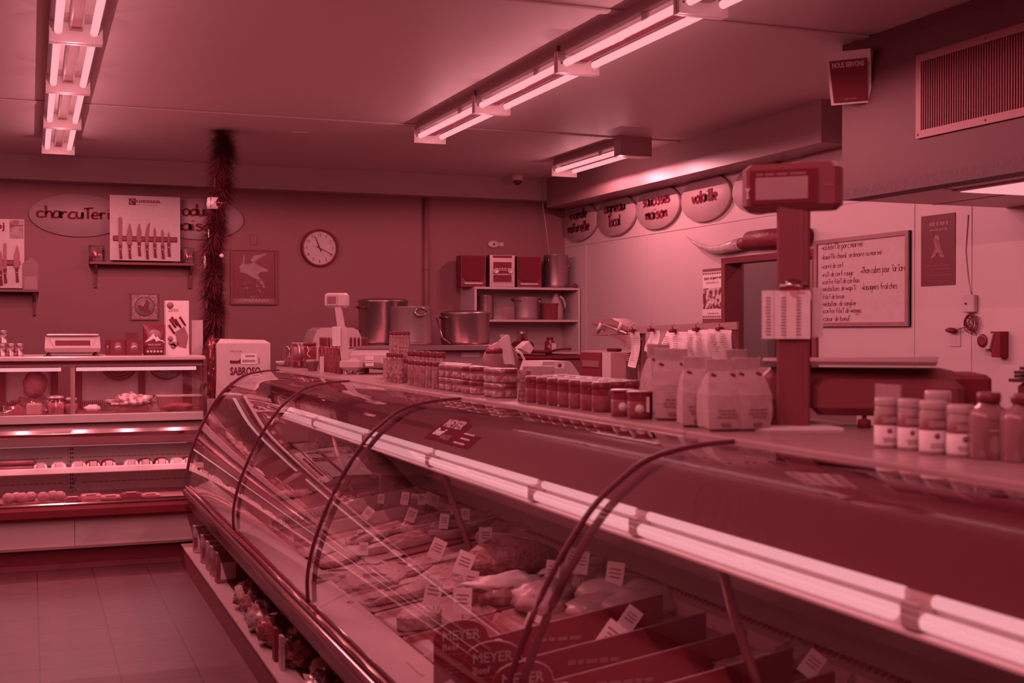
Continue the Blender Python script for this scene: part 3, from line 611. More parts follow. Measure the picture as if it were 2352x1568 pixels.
# slanted stainless front under the upper window, with its lamp
b = MB(); b.loft([[(x, 8.18, .735), (x, 8.18, .80), (x, 8.19, .812), (x, 8.29, .87), (x, 8.27, .925), (x, 8.33, .925), (x, 8.6, .88), (x, 8.6, .86), (x, 8.25, .76)] for x in (BX0, BX1)], STEEL, True, False); b.build('stainless_front', bc, True)
MB().box(BX0, BX1, 8.255, 8.29, .872, .925, CL, .004).build('window_sill', bc, True)
MB().box(BX0, BX1, 8.172, 8.182, .79, .812, CHROME, .003).build('chrome_strip', bc, True)
MB().box(.24, BX1, 8.174, 8.181, .744, .785, M('strip_dark', .10, .5)).build('dark_strip', bc, True)
MB().lathe((BX0+.05, 8.30, .735), [(.012, 0), (.012, 1.7), (.012, 2.6)], TUBE, 10, 'x').build('lower_lamp', bc, True)
# upper compartment
MB().box(BX0, BX1, 8.33, 9.0, .88, .912, CL).build('upper_deck', bc, True)
b = MB(); b.box(BX0, BX1, 8.22, 9.05, 1.262, 1.29, CL, .006); b.build('top_slab', bc, True)
b = MB(); b.box(BX0, BX1, 8.26, 8.42, 1.225, 1.262, M('lamp_hood', .16, .4)); b.box(BX0, BX1, 8.25, 8.262, 1.245, 1.262, BLACK); b.build('lamp_hood', bc, True)
MB().lathe((BX0+.02, 8.31, 1.207), [(.012, 0), (.012, 1.86)], TUBE, 10, 'x').build('upper_lamp', bc, True)
MB().lathe((.27, 8.31, 1.207), [(.012, 0), (.012, .74)], TUBE, 10, 'x').build('upper_lamp', bc, True)
sheet('front_glass', [[(x, 8.262, 1.245), (x, 8.262, .925)] for x in (.256, BX1-.01)], GLASS, bc, True, False)
sheet('front_glass', [[(x, 8.262, 1.245), (x, 8.262, .925)] for x in (BX0, .25)], GLASS, bc, True, False)
b = MB(); RB = M('rear_frame', .03, .4)
for x in (-.62, -.2, .13, .285, .70, 1.0): b.box(x, x+.045, 8.96, 8.99, .9, 1.27, RB)
b.build('rear_frame', bc, True)
b = MB(); MR = M('rear_slider', .62, .35, .0, .4, 5, spec=.5)
for x0, x1 in ((BX0, -.2), (-.2, .15), (.29, .72), (.72, 1.02)): b.box(x0+.01, x1, 8.985, 9.0, .9, 1.27, MR)
b.build('rear_slider', bc, True)
b = MB(); b.box(BX1-.03, BX1-.012, 8.3, 9.0, .9, 1.262, GLASS); b.build('end_glass', bc, True)
MB().box(BX1-.012, BX1+.012, 8.24, 8.27, .40, 1.27, CHROME).build('end_post', bc, True)
MB().box(.235, .262, 8.266, 8.29, .925, 1.25, ALU).build('mullion', bc, True)
b = MB()
x = .30
while x < .62: b.box(x, x+.008, 8.93, 8.935, .935, .975, DARK); x += .013
x = -.20
while x < -.05: b.box(x, x+.008, 8.93, 8.935, .935, .975, DARK); x += .013
b.build('air_grille', bc, True)
for x in (-1.2, -.8, -.4, -.05, .3, .6, .9): spot('lamp_light', (x, 8.36, 1.215), P_CASE*4.0, 178, bc)
for x in (-1.3, -1, -.7, -.4, -.1, .2, .5, .8, 1.0): spot('lamp_light', (x, 8.17, .725), P_CASE*2.6, 178, bc)
# --- things inside the upper compartment
def sx(px, Y): return ony(px, 900, Y).x
def sz(py, px, Y): return ony(px, py, Y).z
MEAT = M('meat_red', .13, .4, 0, .05, 30, .2, contrast=1.4, coat=.3)
SAUS = M('dried_sausage', .05, .4, 0, .02, 60, .4, coat=.3)
HAM = M('ham_rind', .10, .5, 0, .04, 25, .3)
def coil(px, R0, lab):
    c = Vector((sx(px, 8.9), 8.9, 1.235)); t = thing('sausage_coil', lab, 'sausage', c, 0, 'sausage coils hanging in the back case'); b = MB(); pts = []
    for k in range(150): a = k*.21; r = R0*(.16+.84*k/150); pts.append((r*math.cos(a), .012*math.sin(k*.9), r*math.sin(a)))
    b.tube(pts, .0085, SAUS, 6); b.build('coil', t); return t
coil(272, .125, 'dark coiled sausage ring hanging in the middle of the back case'); coil(380, .125, 'dark coiled sausage ring hanging at the right of the back case')
tag(MB().blob((sx(80, 8.7), 8.7, 1.10), .075, .06, .09, HAM, 3, .1).build('hanging_ham'), 'round dark ham hanging in the left part of the back case', 'ham')
tag(MB().blob((sx(12, 8.5), 8.5, .945), .09, .07, .05, CLEAR, 9, .25, flat=.7).build('wrapped_cheese'), 'plastic wrapped piece at the left edge of the upper back case', 'cheese')
b = MB(); b.prism([(sx(18, 8.5)+x, 8.46, .914+z) for x, z in ((0, 0), (.10, 0), (.11, .03), (.06, .07), (.0, .05))], (0, .08, 0), HAM); tag(b.build('ham_piece'), 'dark cut ham piece wrapped in plastic in the upper back case', 'ham')
b = MB(); b.box(sx(60, 8.45), sx(97, 8.45), 8.45, 8.55, .914, .988, M('cheese_block', .22, .4), .008); tag(b.build('cheese_block'), 'rectangular brown block in film in the upper back case', 'cheese')
tag(MB().blob((sx(75, 8.6), 8.62, .955), .13, .07, .07, CLEAR, 5, .25, flat=.6).build('film_wrap'), 'crumpled clear film behind the brown block', 'film')
def clearjar(px, Y, r, h, lab):
    x = sx(px, Y); t = thing('storage_jar', lab, 'jar', (x, Y, .914), 0, 'clip jars in the upper back case')
    MB().lathe((0, 0, 0), [(r*.92, 0), (r, .01), (r, h*.75), (r*.8, h*.85)], CLEAR, 24).build('glass_body', t); MB().lathe((0, 0, 0.004), [(r*.85, 0), (r*.9, h*.62)], M('jar_content', .22, .6, 0, .1, 60), 20).build('contents', t)
    MB().lathe((0, 0, h*.85), [(r*.86, 0), (r*.88, .012), (r*.5, .02)], ALU, 24).build('lid', t)
clearjar(128, 8.48, .058, .12, 'squat clear jar left of the mullion in the back case'); clearjar(162, 8.5, .045, .105, 'squat clear jar right of the mullion in the back case')
t = thing('deli_tray', 'round tray with pale cheese roll in the back case', 'tray', (sx(215, 8.5), 8.5, .914)); MB().lathe((0, 0, 0), [(.10, 0), (.125, .02), (.12, .022), (.09, .006)], CLEAR, 28).build('tray', t); MB().blob((-.01, 0, .035), .05, .03, .022, PALE, 2, .15).build('cheese_roll', t)
t = thing('wrapped_tray', 'large tray of food heaped under crinkled plastic film', 'tray', (sx(300, 8.5), 8.5, .914)); b = MB(); b.loft([[(x*s, y*s, z) for x, y in ((-.14, -.08), (.14, -.08), (.14, .08), (-.14, .08))] for s, z in ((.85, 0), (1, .05), (1, .06))], CLEAR, True, False); b.build('tray', t)
MB().box(-.11, .11, -.06, .06, .004, .045, MEAT, .01).build('contents', t); MB().blob((0, 0, .06), .14, .08, .06, M('crinkled_film', .55, .15, .2, .12, 35, 1.0, contrast=2.5), 5, .35, 26, 14, 5, flat=.1).build('film_wrap', t)
t = thing('storage_tub', 'clear rectangular tub at the right end of the back case', 'tub', (sx(410, 8.48), 8.48, .914)); w2 = (sx(462, 8.4)-sx(360, 8.4))/2
b = MB(); b.loft([[(x*s*w2, y*s*.08, z) for x, y in ((-1, -1), (1, -1), (1, 1), (-1, 1))] for s, z in ((.88, 0), (.98, .105))], CLEAR, False, False); b.build('tub', t)
b = MB(); 
for x0, x1, y0, y1 in ((-w2, w2, -.085, -.078), (-w2, w2, .078, .085), (-w2, -w2+.007, -.08, .08), (w2-.007, w2, -.08, .08)): b.box(x0, x1, y0, y1, .105, .111, CL)
b.build('rim', t); MB().blob((0, 0, .03), .11, .06, .03, M('tub_food', .12, .5, 0, .03, 50), 4, .3, flat=.9).build('contents', t)
# --- packs on the middle shelf and in the well
PK = M('pack_white', .6, .4, 0, .4, 30); PKD = M('pack_dark', .03, .4)
def pack(px, w_, lab, i, Y=8.36, z=.578):
    x = sx(px, Y); t = thing('meat_pack', lab, 'pack', (x, Y, z), 0, 'small packs on the middle shelf of the back case')
    b = MB(); b.loft([[(-w_, -.05, 0), (w_, -.05, 0), (w_, .05, 0), (-w_, .05, 0)], [(-w_*.8, -.045, .03), (w_*.8, -.045, .03), (w_*.8, .05, .035), (-w_*.8, .05, .035)], [(-w_*.4, -.03, .043), (w_*.4, -.03, .043), (w_*.4, .04, .045), (-w_*.4, .04, .045)]], PKD if i % 3 else PK, True, False); b.build('wrapper', t)
    MB().box(-w_*.42, w_*.42, -.0535, -.03, .006, .043, M('pack_label', .36, .5), .004).build('label', t)
    b = MB()
    for s in (-1, 1): b.prism([(s*w_*.55, -.053, .004), (s*w_*.85, -.053, .004), (s*w_*.72, -.048, .03), (s*w_*.5, -.05, .034)], (0, .004, 0), PK)
    b.build('side_print', t)
for i, px in enumerate((180, 213, 249, 300, 333, 370, 405, 432)): pack(px, .05, 'small dark and white pack, %s from the mullion on the middle shelf' % ORD[i], i)
for i, (px, w_) in enumerate(((92, .045), (134, .05))): pack(px, w_, 'flat clear pack %s of the mullion on the middle shelf' % ('well left', 'just left')[i], 3)
for i, (z, lab) in enumerate(((.578, 'lower long sausage pack stacked at the left of the middle shelf'), (.612, 'upper long sausage pack stacked at the left of the middle shelf'))):
    t = thing('sausage_pack', lab, 'pack', (sx(38, 8.36), 8.36, z), 0, 'stacked sausage packs'); b = MB()
    for k in range(4): b.tube([(-.10, -.03+k*.02, .016), (-.09, -.03+k*.02, .016), (.09, -.03+k*.02, .016), (.10, -.03+k*.02, .016)], [.004, .012, .012, .004], MEAT, 8)
    b.build('sausages', t); MB().box(-.115, .115, -.05, .05, 0, .032, CLEAR, .012).build('film_wrap', t)
rnd = random.Random(11)
EG = M('net_fruit', .34, .5, 0, .22, 30)
for i, px in enumerate((18, 36, 50, 70, 98, 120, 137)):
    Y = 8.16+.03*(i % 2); x = sx(px, Y); tag(MB().blob((x, Y, .43+.0), .036, .034, .03, EG, i, .06).build('cheese_ball'), 'round pale cheese ball, %s from the left in the case well' % ORD[i], 'cheese', 'round cheeses in the case well')
for i, px in enumerate((165, 208, 252, 300, 345)):
    Y = 8.17; x = sx(px, Y); t = thing('deli_pack', 'flat film pack, %s from the left in the case well' % ORD[i], 'pack', (x, Y, .40), rnd.uniform(-.1, .1), 'flat packs in the case well'); MB().box(-.06, .06, -.04, .04, 0, .02+.012*(i % 2), (MEAT, CL, PK, HAM, CL)[i], .006).build('tray', t); MB().box(-.03, .03, -.043, -.01, .021+.012*(i % 2), .024+.012*(i % 2), PAPER).build('label', t)
tag(MB().tube([ony(px, py, 8.56) for px, py in ((165, 1130), (172, 1105), (185, 1093), (200, 1098), (208, 1115), (203, 1132), (190, 1140), (175, 1120), (163, 1112))], .004, CL, 6).build('loose_hose'), 'loose pale hose looped against the slotted back panel', 'hose')
# --- things on top of the back case (slab top z = 1.29)
ZT = 1.29
def topx(px, Y=8.5): return ony(px, 800, Y).x
Y = 8.45; x0, x1 = topx(102, Y), topx(229, Y); xc = (x0+x1)/2; hw = (x1-x0)/2
t = thing('counter_scale', 'flat grey counter scale on top of the back case', 'scale', (xc, Y, ZT))
b = MB(); b.loft([[(-hw*.96, -.10, .025), (hw*.96, -.10, .025), (hw*.96, .14, .025), (-hw*.96, .14, .025)], [(-hw, -.115, .05), (hw, -.115, .05), (hw, .15, .05), (-hw, .15, .05)], [(-hw*.97, -.10, .125), (hw*.97, -.10, .125), (hw*.97, .15, .125), (-hw*.97, .15, .125)]], IVORY, True, False); b.build('body', t)
MB().box(-hw*.95, hw*.95, -.12, .16, .127, .14, ALU, .005).build('weighing_plate', t)
b = MB(); b.loft([[(-.11, -.1165, .052), (.11, -.1165, .052), (.11, -.1, .052), (-.11, -.1, .052)], [(-.135, -.112, .108), (.135, -.112, .108), (.135, -.1, .108), (-.135, -.1, .108)]], ALU, True, False); b.build('display_bezel', t)
MB().box(-.105, .105, -.119, -.105, .068, .10, M('display_dark', .05, .2)).build('display', t)
b = MB()
for sx_ in (-hw*.85, hw*.85):
    for sy in (-.08, .12): b.lathe((sx_, sy, 0), [(.014, 0), (.014, .008), (.006, .012), (.006, .026)], DARK, 12)
b.build('feet', t)
def cofbox(px0, px1, py, Y, lab):
    x0, x1 = topx(px0, Y), topx(px1, Y); h = ony((px0+px1)/2, py, Y).z-ZT; t = thing('coffee_box', lab, 'box', ((x0+x1)/2, Y, ZT), 0, 'dark coffee boxes on the back case'); w2 = (x1-x0)/2
    MB().box(-w2, w2, 0, .07, 0, h, M('coffee_carton', -.03, .5)).build('carton', t)
    b = MB(); b.lathe((0, -.0005, h*.6), [(w2*.5, 0), (w2*.5, -.001)], M('print_red', .10, .5), 20, 'y'); b.prism([(a*w2, -.0025, h*.5+c*h*.2) for a, c in ((-.45, 0), (-.1, .9), (0, .5), (.15, .7), (.45, 0), (.1, .2), (-.1, -.05))], (0, -.0005, 0), PALE)
    bars((0, -.001, h*.28), w2*1.2, h*.16, 2, RX, UP, GREY, b, seed=px0); b.build('print', t); text('lettering', 'PICO ALTO', (0, -.002, h*.42), .007, RX, UP, PALE, t, width=w2*.8, world=False)
cofbox(243, 252, 780, 8.52, 'dark coffee box seen edge on, leftmost of the three'); cofbox(253, 289, 780, 8.48, 'dark coffee box, middle of the three beside the counter scale'); cofbox(290, 326, 780, 8.47, 'dark coffee box next to the large coffee bag')
MBx = MB().box(topx(287, 8.56), topx(318, 8.56), 8.56, 8.62, ZT, ony(300, 762, 8.56).z, CLEAR, .003); tag(MBx.build('clear_box'), 'small clear plastic box standing behind the dark coffee boxes', 'box')
x0, x1 = topx(328), topx(379); h = ony(350, 745, 8.5).z-ZT; w2 = (x1-x0)/2
t = thing('coffee_bag', 'large dark coffee bag with a mountain print', 'bag', ((x0+x1)/2, 8.5, ZT)); rings = []
for i in range(9):
    f = i/8; d = .035*math.cos(f*1.5)+.002; ww = w2*(.92+.08*f); rings.append([(ww*(1 if abs(math.cos(a)) > .01 else 0)*max(-1, min(1, 1.25*math.cos(a))), d*math.sin(a), h*f) for a in [k*math.pi/8 for k in range(16)]])
MB().loft(rings, M('coffee_foil', -.02, .35), True).build('pouch', t)
b = MB(); yy = -.040
b.lathe((0, yy, h*.62), [(w2*.62, 0), (w2*.62, -.001)], M('print_red2', .16, .5), 28, 'y'); b.prism([(a*w2, yy-.002, h*.42+c*h*.28) for a, c in ((-.9, 0), (-.3, .75), (-.1, 1), (.1, .6), (.25, .7), (.55, .25), (.7, .3), (.9, 0), (.9, -.08), (.65, .15), (.35, .2), (.15, .05), (0, .45), (-.25, .3), (-.6, .1))], (0, -.0005, 0), PAPER)
b.prism([(a*w2, yy-.001, h*.42+c*h*.2) for a, c in ((-.9, 0), (-.1, 1.3), (.9, 0), (.9, -.6), (-.9, -.6))], (0, -.0005, 0), MATS['coffee_foil'])
for k in range(5): b.lathe((-w2*.6+k*w2*.3, yy-.001, h*.12), [(.008, 0), (.008, -.001)], PALE, 10, 'y')
bars((0, yy-.001, h*.24), w2*1.4, h*.08, 2, RX, UP, GREY, b, seed=5); b.build('print', t); text('lettering', 'PICO ALTO', (0, yy-.003, h*.34), .013, RX, UP, PALE, t, width=w2*1.1, world=False, bold=.02)
x0, x1 = topx(381), topx(434); h = ony(400, 690, 8.5).z-ZT; w2 = (x1-x0)/2
t = thing('knife_set_box', 'tall white box printed with a knife block', 'box', ((x0+x1)/2, 8.5, ZT)); MB().box(-w2, w2+.0, 0, .10, 0, h, WHITE).build('carton', t)
b = MB(); b.prism([(a*w2, -.001, h*c) for a, c in ((.1, .15), (.75, .12), (.95, .35), (.6, .52), (-.2, .42), (-.1, .28))], (0, -.001, 0), M('print_block', .15, .6, 0, .09, 20)); 
for k, (a, c) in enumerate(((-.65, .66), (-.5, .70), (-.2, .66), (.2, .7), (-.75, .55))): b.tube([(a*w2, -.003, h*c), ((a+.5)*w2, -.003, h*(c-.16))], [.009, .007], INK, 6)
for k, (a, c) in enumerate(((-.55, .22), (-.35, .16), (-.6, .30), (-.15, .2))): b.lathe((a*w2, -.001, h*c), [(.018, 0), (.018, -.001)], M('print_veg', .22, .6, 0, .12, 50), 12, 'y')
b.lathe((-w2*.62, -.001, h*.91), [(.022, 0), (.022, -.001)], GREY, 16, 'y'); bars((-w2*.4, -.001, h*.82), w2, h*.06, 3, RX, UP, GREY, b, seed=3)
for z in (.9, .8, .7, .58): b.box(w2+.0005, w2+.001, .03, .07, h*z, h*z+.006, GREY)
b.build('print', t)
tag(MB().box(topx(440, 8.55), topx(466, 8.55), 8.55, 8.6, ZT, ony(450, 735, 8.55).z, M('greeny_card', .45, .6)).build('card_box'), 'plain pale carton half hidden behind the garland', 'box')
CANM = M('printed_can', .5, .3, .4, .1, 45, contrast=3)
for i, (px, z) in enumerate(((3, ZT), (23, ZT), (43, ZT), (5, ZT+.082))):
    x = topx(px, 8.45); t = thing('tin_can', ['short printed tin at the left picture edge on the back case', 'short printed tin, middle one of the row on the back case', 'short printed tin, right end of the row on the back case', 'printed tin stacked on top of the leftmost one'][i], 'tin', (x, 8.45, z), 0, 'small tins on the back case'); MB().lathe((0, 0, 0), [(.030, 0), (.031, .003), (.029, .006), (.029, .074), (.031, .078), (.03, .081)], CANM, 20).build('can_body', t); MB().lathe((0, 0, .079), [(.029, 0), (.029, .0025)], CHROME, 20).build('lid', t)
# ================================================================== GARLANDED COLUMN, BOX OF SNACK STICKS
t = thing('support_pole', 'thin ceiling pole wrapped by the garland', 'pole', (1.30, 9.15, 0))
MB().tube([(1.30, 9.15, 0), (1.30, 9.15, HC)], .018, SHW, 14).build('pole', t, True)
gl = thing('garland', 'dark evergreen garland wound around the ceiling pole', 'garland', (1.28, 9.12, 1.3))
b = MB(); rnd = random.Random(5); NM = M('garland_needles', -.07, .6, 0, -.03, 40); path = []
H0 = ony(485, 800, 9.1)
for k in range(260):
    f = k/259; z = 2.88-f*1.58; xc = ony(512-f*32, 500, 9.1).x+.012*math.sin(f*34)+.015*math.sin(f*9); yc = 9.12+.05*math.cos(f*34); path.append(Vector((xc, yc, z)))
for k in range(24000):
    p = path[rnd.randrange(260)]; a = rnd.uniform(0, 2*math.pi); e = rnd.uniform(-.6, .8); L = rnd.uniform(.07, .155); d = Vector((math.cos(a)*math.cos(e), math.sin(a)*math.cos(e), math.sin(e)-.25)); s = d.cross(Vector((0, 0, 1))).normalized()*.0022
    b.add([p-s, p+s, p+d*L+s*.3, p+d*L-s*.3], [(0, 1, 2, 3)], NM)
b.tube(path[::4], .006, WOOD, 5); o = b.build('greenery', gl, True); o['kind'] = 'stuff'
b = MB(); rnd = random.Random(8)
for k in range(9):
    p = path[rnd.randrange(20, 240)]; b.box(p.x-.07, p.x-.062, p.y-.09, p.y-.088, p.z-rnd.uniform(.05, .12), p.z, CHROME)
b.build('tinsel_strips', gl, True)
q = ony(505, 467, 9.02); t = thing('christmas_ball', 'large shiny bauble hanging in the garland', 'bauble', (q.x, q.y, q.z)); MB().lathe(q, [(.005, -.047), (.03, -.038), (.045, -.015), (.048, 0), (.045, .015), (.03, .038), (.005, .047)], M('bauble_red', .05, .08, .9), 24).build('ball', t, True)
MB().lathe((q.x-.035, q.y+.02, q.z), [(.052, -.04), (.056, 0), (.05, .04)], M('ribbon', .5, .35), 20).build('ribbon', t, True)
q = ony(509, 587, 9.03); tag(MB().lathe(q, [(.003, -.016), (.014, -.008), (.016, 0), (.014, .008), (.003, .016)], WHITE, 14).build('christmas_ball'), 'small white bauble low in the garland', 'bauble')
q0 = ony(498, 905, 8.35); q1 = ony(621, 788, 8.35)
tag(MB().box(1.09, 1.75, 8.3, 8.95, 0.0, 1.0, M('side_counter', .3, .4)).build('side_counter'), 'small side counter between the two display cases', 'counter')
t = thing('cardboard_box', 'white cardboard box of snack sticks behind the long case', 'box', ((q0.x+q1.x)/2, 8.5, 1.0)); zt = q1.z
b = MB(); b.box(q0.x, q1.x, 8.35, 8.7, 1.0, zt, M('white_card', .54, .6)); b.build('carton', t, True)
b = MB(); b.quad((q0.x, 8.35, zt), (q1.x, 8.35, zt), (q1.x-.03, 8.40, zt+.022), (q0.x+.03, 8.40, zt+.03), MATS['white_card']); b.quad((q0.x, 8.7, zt), (q1.x, 8.7, zt), (q1.x-.06, 8.5, zt+.02), (q0.x-.03, 8.48, zt+.035), MATS['white_card']); b.build('flaps', t, True)
cx = (q0.x+q1.x)/2+.01
text('lettering', 'SABROSO', (cx, 8.348, ony(560, 852, 8.35).z), .055, RX, UP, INK, t, width=.20, bold=.035)
b = MB(); z = ony(560, 880, 8.35).z; b.box(cx-.10, cx+.10, 8.347, 8.349, z-.008, z+.008, INK); z = ony(548, 830, 8.35).z; b.prism([(cx-.10, 8.348, z-.012), (cx-.03, 8.348, z-.012), (cx-.03, 8.348, z+.02), (cx-.05, 8.348, z+.005), (cx-.10, 8.348, z+.008)], (0, -.001, 0), INK); b.box(cx+.09, cx+.093, 8.347, 8.349, z-.015, z+.025, INK); b.build('print', t, True)
text('lettering', 'SNACK STICKS', (cx, 8.345, ony(560, 880, 8.35).z), .009, RX, UP, PAPER, t, width=.17)
b = MB(); z = ony(572, 824, 8.35).z; b.box(cx-.03, cx+.075, 8.346, 8.349, z-.035, z+.035, PAPER)
for k in range(22): b.box(cx-.02+k*.004, cx-.0185+k*.004, 8.3445, 8.346, z-.022, z-.005, INK); 
for k in range(16): b.box(cx+.0+k*.004, cx+.0015+k*.004, 8.3445, 8.346, z+.012, z+.026, INK)
b.build('shipping_label', t, True); text('lettering', 'THE LOCAL', (cx-.06, 8.347, ony(548, 806, 8.35).z), .012, RX, UP, GREY, t, width=.08)
t = thing('snack_bag', 'crumpled dark shiny bag between the back case and the white box', 'bag', (1.13, 8.42, 1.0)); b = MB(); b.blob((1.12, 8.43, 1.2), .055, .05, .2, M('dark_foil', .06, .15, .6, .015, 25, .8), 4, .2, 20, 16, 5); b.build('foil', t, True)
# ================================================================== LONG CURVED GLASS COUNTER
LY0, LY1 = .2, 7.78; LZ = 1.213; LX = 1.45
PROF = [(1.455, 1.205), (1.35, 1.198), (1.238, 1.173), (1.16, 1.122), (1.105, 1.072), (1.045, .99), (.999, .913), (.955, .82), (.92, .728), (.90, .65), (.892, .582), (.895, .51)]
def smoothp(P, n=4):
    q = []
    for i in range(len(P)-1):
        p0, p1, p2, p3 = [Vector(P[max(0, min(len(P)-1, j))]) for j in (i-1, i, i+1, i+2)]
        for k in range(n): t = k/n; q.append(0.5*((2*p1)+(p2-p0)*t+(2*p0-5*p1+4*p2-p3)*t*t+(3*p1-p0-3*p2+p3)*t**3))
    q.append(Vector(P[-1])); return q
PS = smoothp(PROF)
lc = thing('service_counter', 'long refrigerated meat counter with curved glass front', 'meat counter', (1.4, 4.0, 0))
SH = M('sill_shelf', .34, .5, 0, .30, 8)
b = MB(); b.box(.872, 1.45, LY0, 7.92, 0, .118, M('plinth_brown', .04, .5, 0, .03, 5)); b.box(.868, 1.45, LY0, 7.92, .118, .128, SH); b.build('plinth_shelf', lc, True)
b = MB(); b.box(1.32, 1.5, LY0, 7.8, .128, .5, M('case_dark', .012, .5)); b.build('niche_back', lc, True)
BE = M('belly_panel', .055, .32, .3, .045, 3, spec=.6)
b = MB(); b.loft([[(x, y, z) for x, z in ((.955, .318), (.93, .33), (.90, .38), (.885, .44), (.90, .455), (1.32, .46), (1.32, .318))] for y in (LY0, LY1)], BE, True, False); b.build('belly_panel', lc, True)
b = MB(); b.loft([[(x, y, z) for x, z in ((.885, .445), (.868, .452), (.862, .468), (.868, .484), (.885, .488), (.93, .46))] for y in (LY0, LY1)], M('bumper_metal', .40, .22, .85), True, True); b.build('bumper', lc, True)
b = MB(); b.box(.885, .925, LY0, LY1, .455, .497, M('rail_dark', .015, .25), .003); b.box(.878, .888, LY0, LY1, .492, .504, CHROME, .003); b.box(.905, .915, LY0, LY1, .497, .508, CHROME, .003); b.build('glass_rail', lc, True)
CWH = M('deck_white', .36, .4, 0, .33, 10)
b = MB(); 
for y0, y1 in ((LY0, 2.343), (2.35, 4.243), (4.25, 5.92), (5.927, LY1)): b.loft([[(x, y, z) for x, z in ((.925, .487), (1.03, .533), (1.03, .50), (.925, .46))] for y in (y0, y1)], CWH, True, False)
b.build('front_deck_strip', lc, True)
def zd(x): return .50+(x-1.03)*.16
DKX = 1.78
b = MB(); b.loft([[(x, y, z) for x, z in ((1.03, .50), (DKX, zd(DKX)), (DKX, .46), (1.03, .46))] for y in (LY0, LY1)], M('deck_metal', .10, .4, .2, .08, 8), True, False); b.build('display_deck', lc, True)
b = MB(); b.loft([[(x, y, z) for x, z in ((DKX-.01, zd(DKX)), (DKX+.0, zd(DKX)+.035), (1.88, zd(DKX)+.09), (1.9, 1.19), (1.93, 1.19), (1.93, .46), (DKX-.01, .46))] for y in (LY0, LY1)], M('case_back_panel', .20, .35, .2, .17, 4), True, False)
y = 1.4
while y < 6.5: b.box(DKX+.018, DKX+.034, y, y+.012, zd(DKX)+.0415, zd(DKX)+.0555, BLACK); y += .026
b.build('rear_air_duct', lc, True)
b = MB(); b.box(1.86, 1.89, LY0, LY1, .72, .76, STEEL); b.build('rear_rail', lc, True)
CAN = M('canopy_panel', -.07, .65, 0, -.08, 2, spec=.08)
b = MB(); b.loft([[(x, y, z) for x, z in ((1.345, .985), (1.47, 1.19), (1.93, 1.19), (1.93, 1.165), (1.5, 1.165), (1.375, .97))] for y in (LY0, LY1-.05)], CAN, True, False); b.build('canopy', lc, True)
b = MB(); 
for y0, y1 in ((LY0, 2.598), (2.602, 4.478), (4.482, 6.048), (6.052, LY1)): b.box(LX, 1.98, y0, y1, LZ-.023, LZ, M('ledge_top', .30, .28, .1, .26, 6, spec=.6), .004)
b.box(1.53, 1.98, LY1, 8.29, LZ-.023, LZ, MATS['ledge_top']); b.build('service_ledge', lc, True)
for y in (2.3, 4.2, 5.95):
    MB().tube([(1.36, y, 1.0), (1.40, y, .85), (1.50, y, zd(1.5)+.01)], .011, M('post_grey', .16, .4), 8).build('inner_post', lc, True)
# case lamps, each with a second tube imitating its reflection in the glass
REF = M('lamp_reflector2', .85, .3)
b = MB(); b.loft([[(x, y, z) for x, z in ((1.335, 1.03), (1.355, 1.01), (1.345, .972), (1.30, .965), (1.30, .97), (1.335, .98))] for y in (1.0, 6.9)], REF, True, False); b.build('lamp_reflector', lc, True)
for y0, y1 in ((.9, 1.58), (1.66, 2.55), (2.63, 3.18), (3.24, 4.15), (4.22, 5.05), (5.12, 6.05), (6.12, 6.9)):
    lp = MB().lathe((1.312, y0, .992), [(.014, 0), (.014, y1-y0)], TUBE, 12, 'y').build('case_lamp_and_reflection', lc, True)
    reflection_tube = MB().lathe((1.332, y0, 1.022), [(.011, 0), (.011, y1-y0)], TUBE, 10, 'y').build('case_lamp_and_reflection', lc, True)  # no lamp: glowing tube added as the reflected band above the real one
    MB().box(1.30, 1.34, y1+.005, y1+.05, .975, 1.02, IVORY, .004).build('lamp_holder', lc, True)
for k in range(13): spot('lamp_light', (1.285, .9+k*.5, .95), P_CASE*2.3, 170, lc)
# curved panes, gaskets
JO = [7.75, 5.93, 4.25, 2.38, .4]
for i in range(4):
    y1, y0 = JO[i]-.004, JO[i+1]+.004
    sheet('curved_glass', [[(p.x, y, p.y) for p in PS] for y in (y0, y0+.06, (y0+y1)/2, y1-.06, y1)], GLASS, lc)
GK = M('gasket', -.11, .5, spec=.15)
for y in JO[1:4]:
    b = MB(); b.tube([(p.x-.002, y, p.y) for p in PS], .0065, GK, 6); b.build('glass_gasket', lc, True)
    MB().tube([(p.x+.018, y-.02, p.y-.008) for p in PS[6:44]], .009, GK, 6).build('glass_gasket', lc, True)
b = MB(); b.loft([[(p.x+dx, y, p.y+dz) for dx, dz in ((0, 0),) ] for p in PS[:1] for y in (0, 1)], GK, False) if 0 else None
b.loft([[(p.x-.006, 7.75, p.y+.004), (p.x-.006, 7.79, p.y+.004), (p.x+.022, 7.79, p.y-.012), (p.x+.022, 7.75, p.y-.012)] for p in PS[:-4]], GK, True, False); b.build('end_frame', lc, True)
endp = MB(); endp.prism([(p.x+.02, 7.76, p.y-.01) for p in PS]+[(1.9, 7.76, .51), (1.9, 7.76, 1.19)], (0, .004, 0), GLASS); endp.build('end_glass', lc, True)
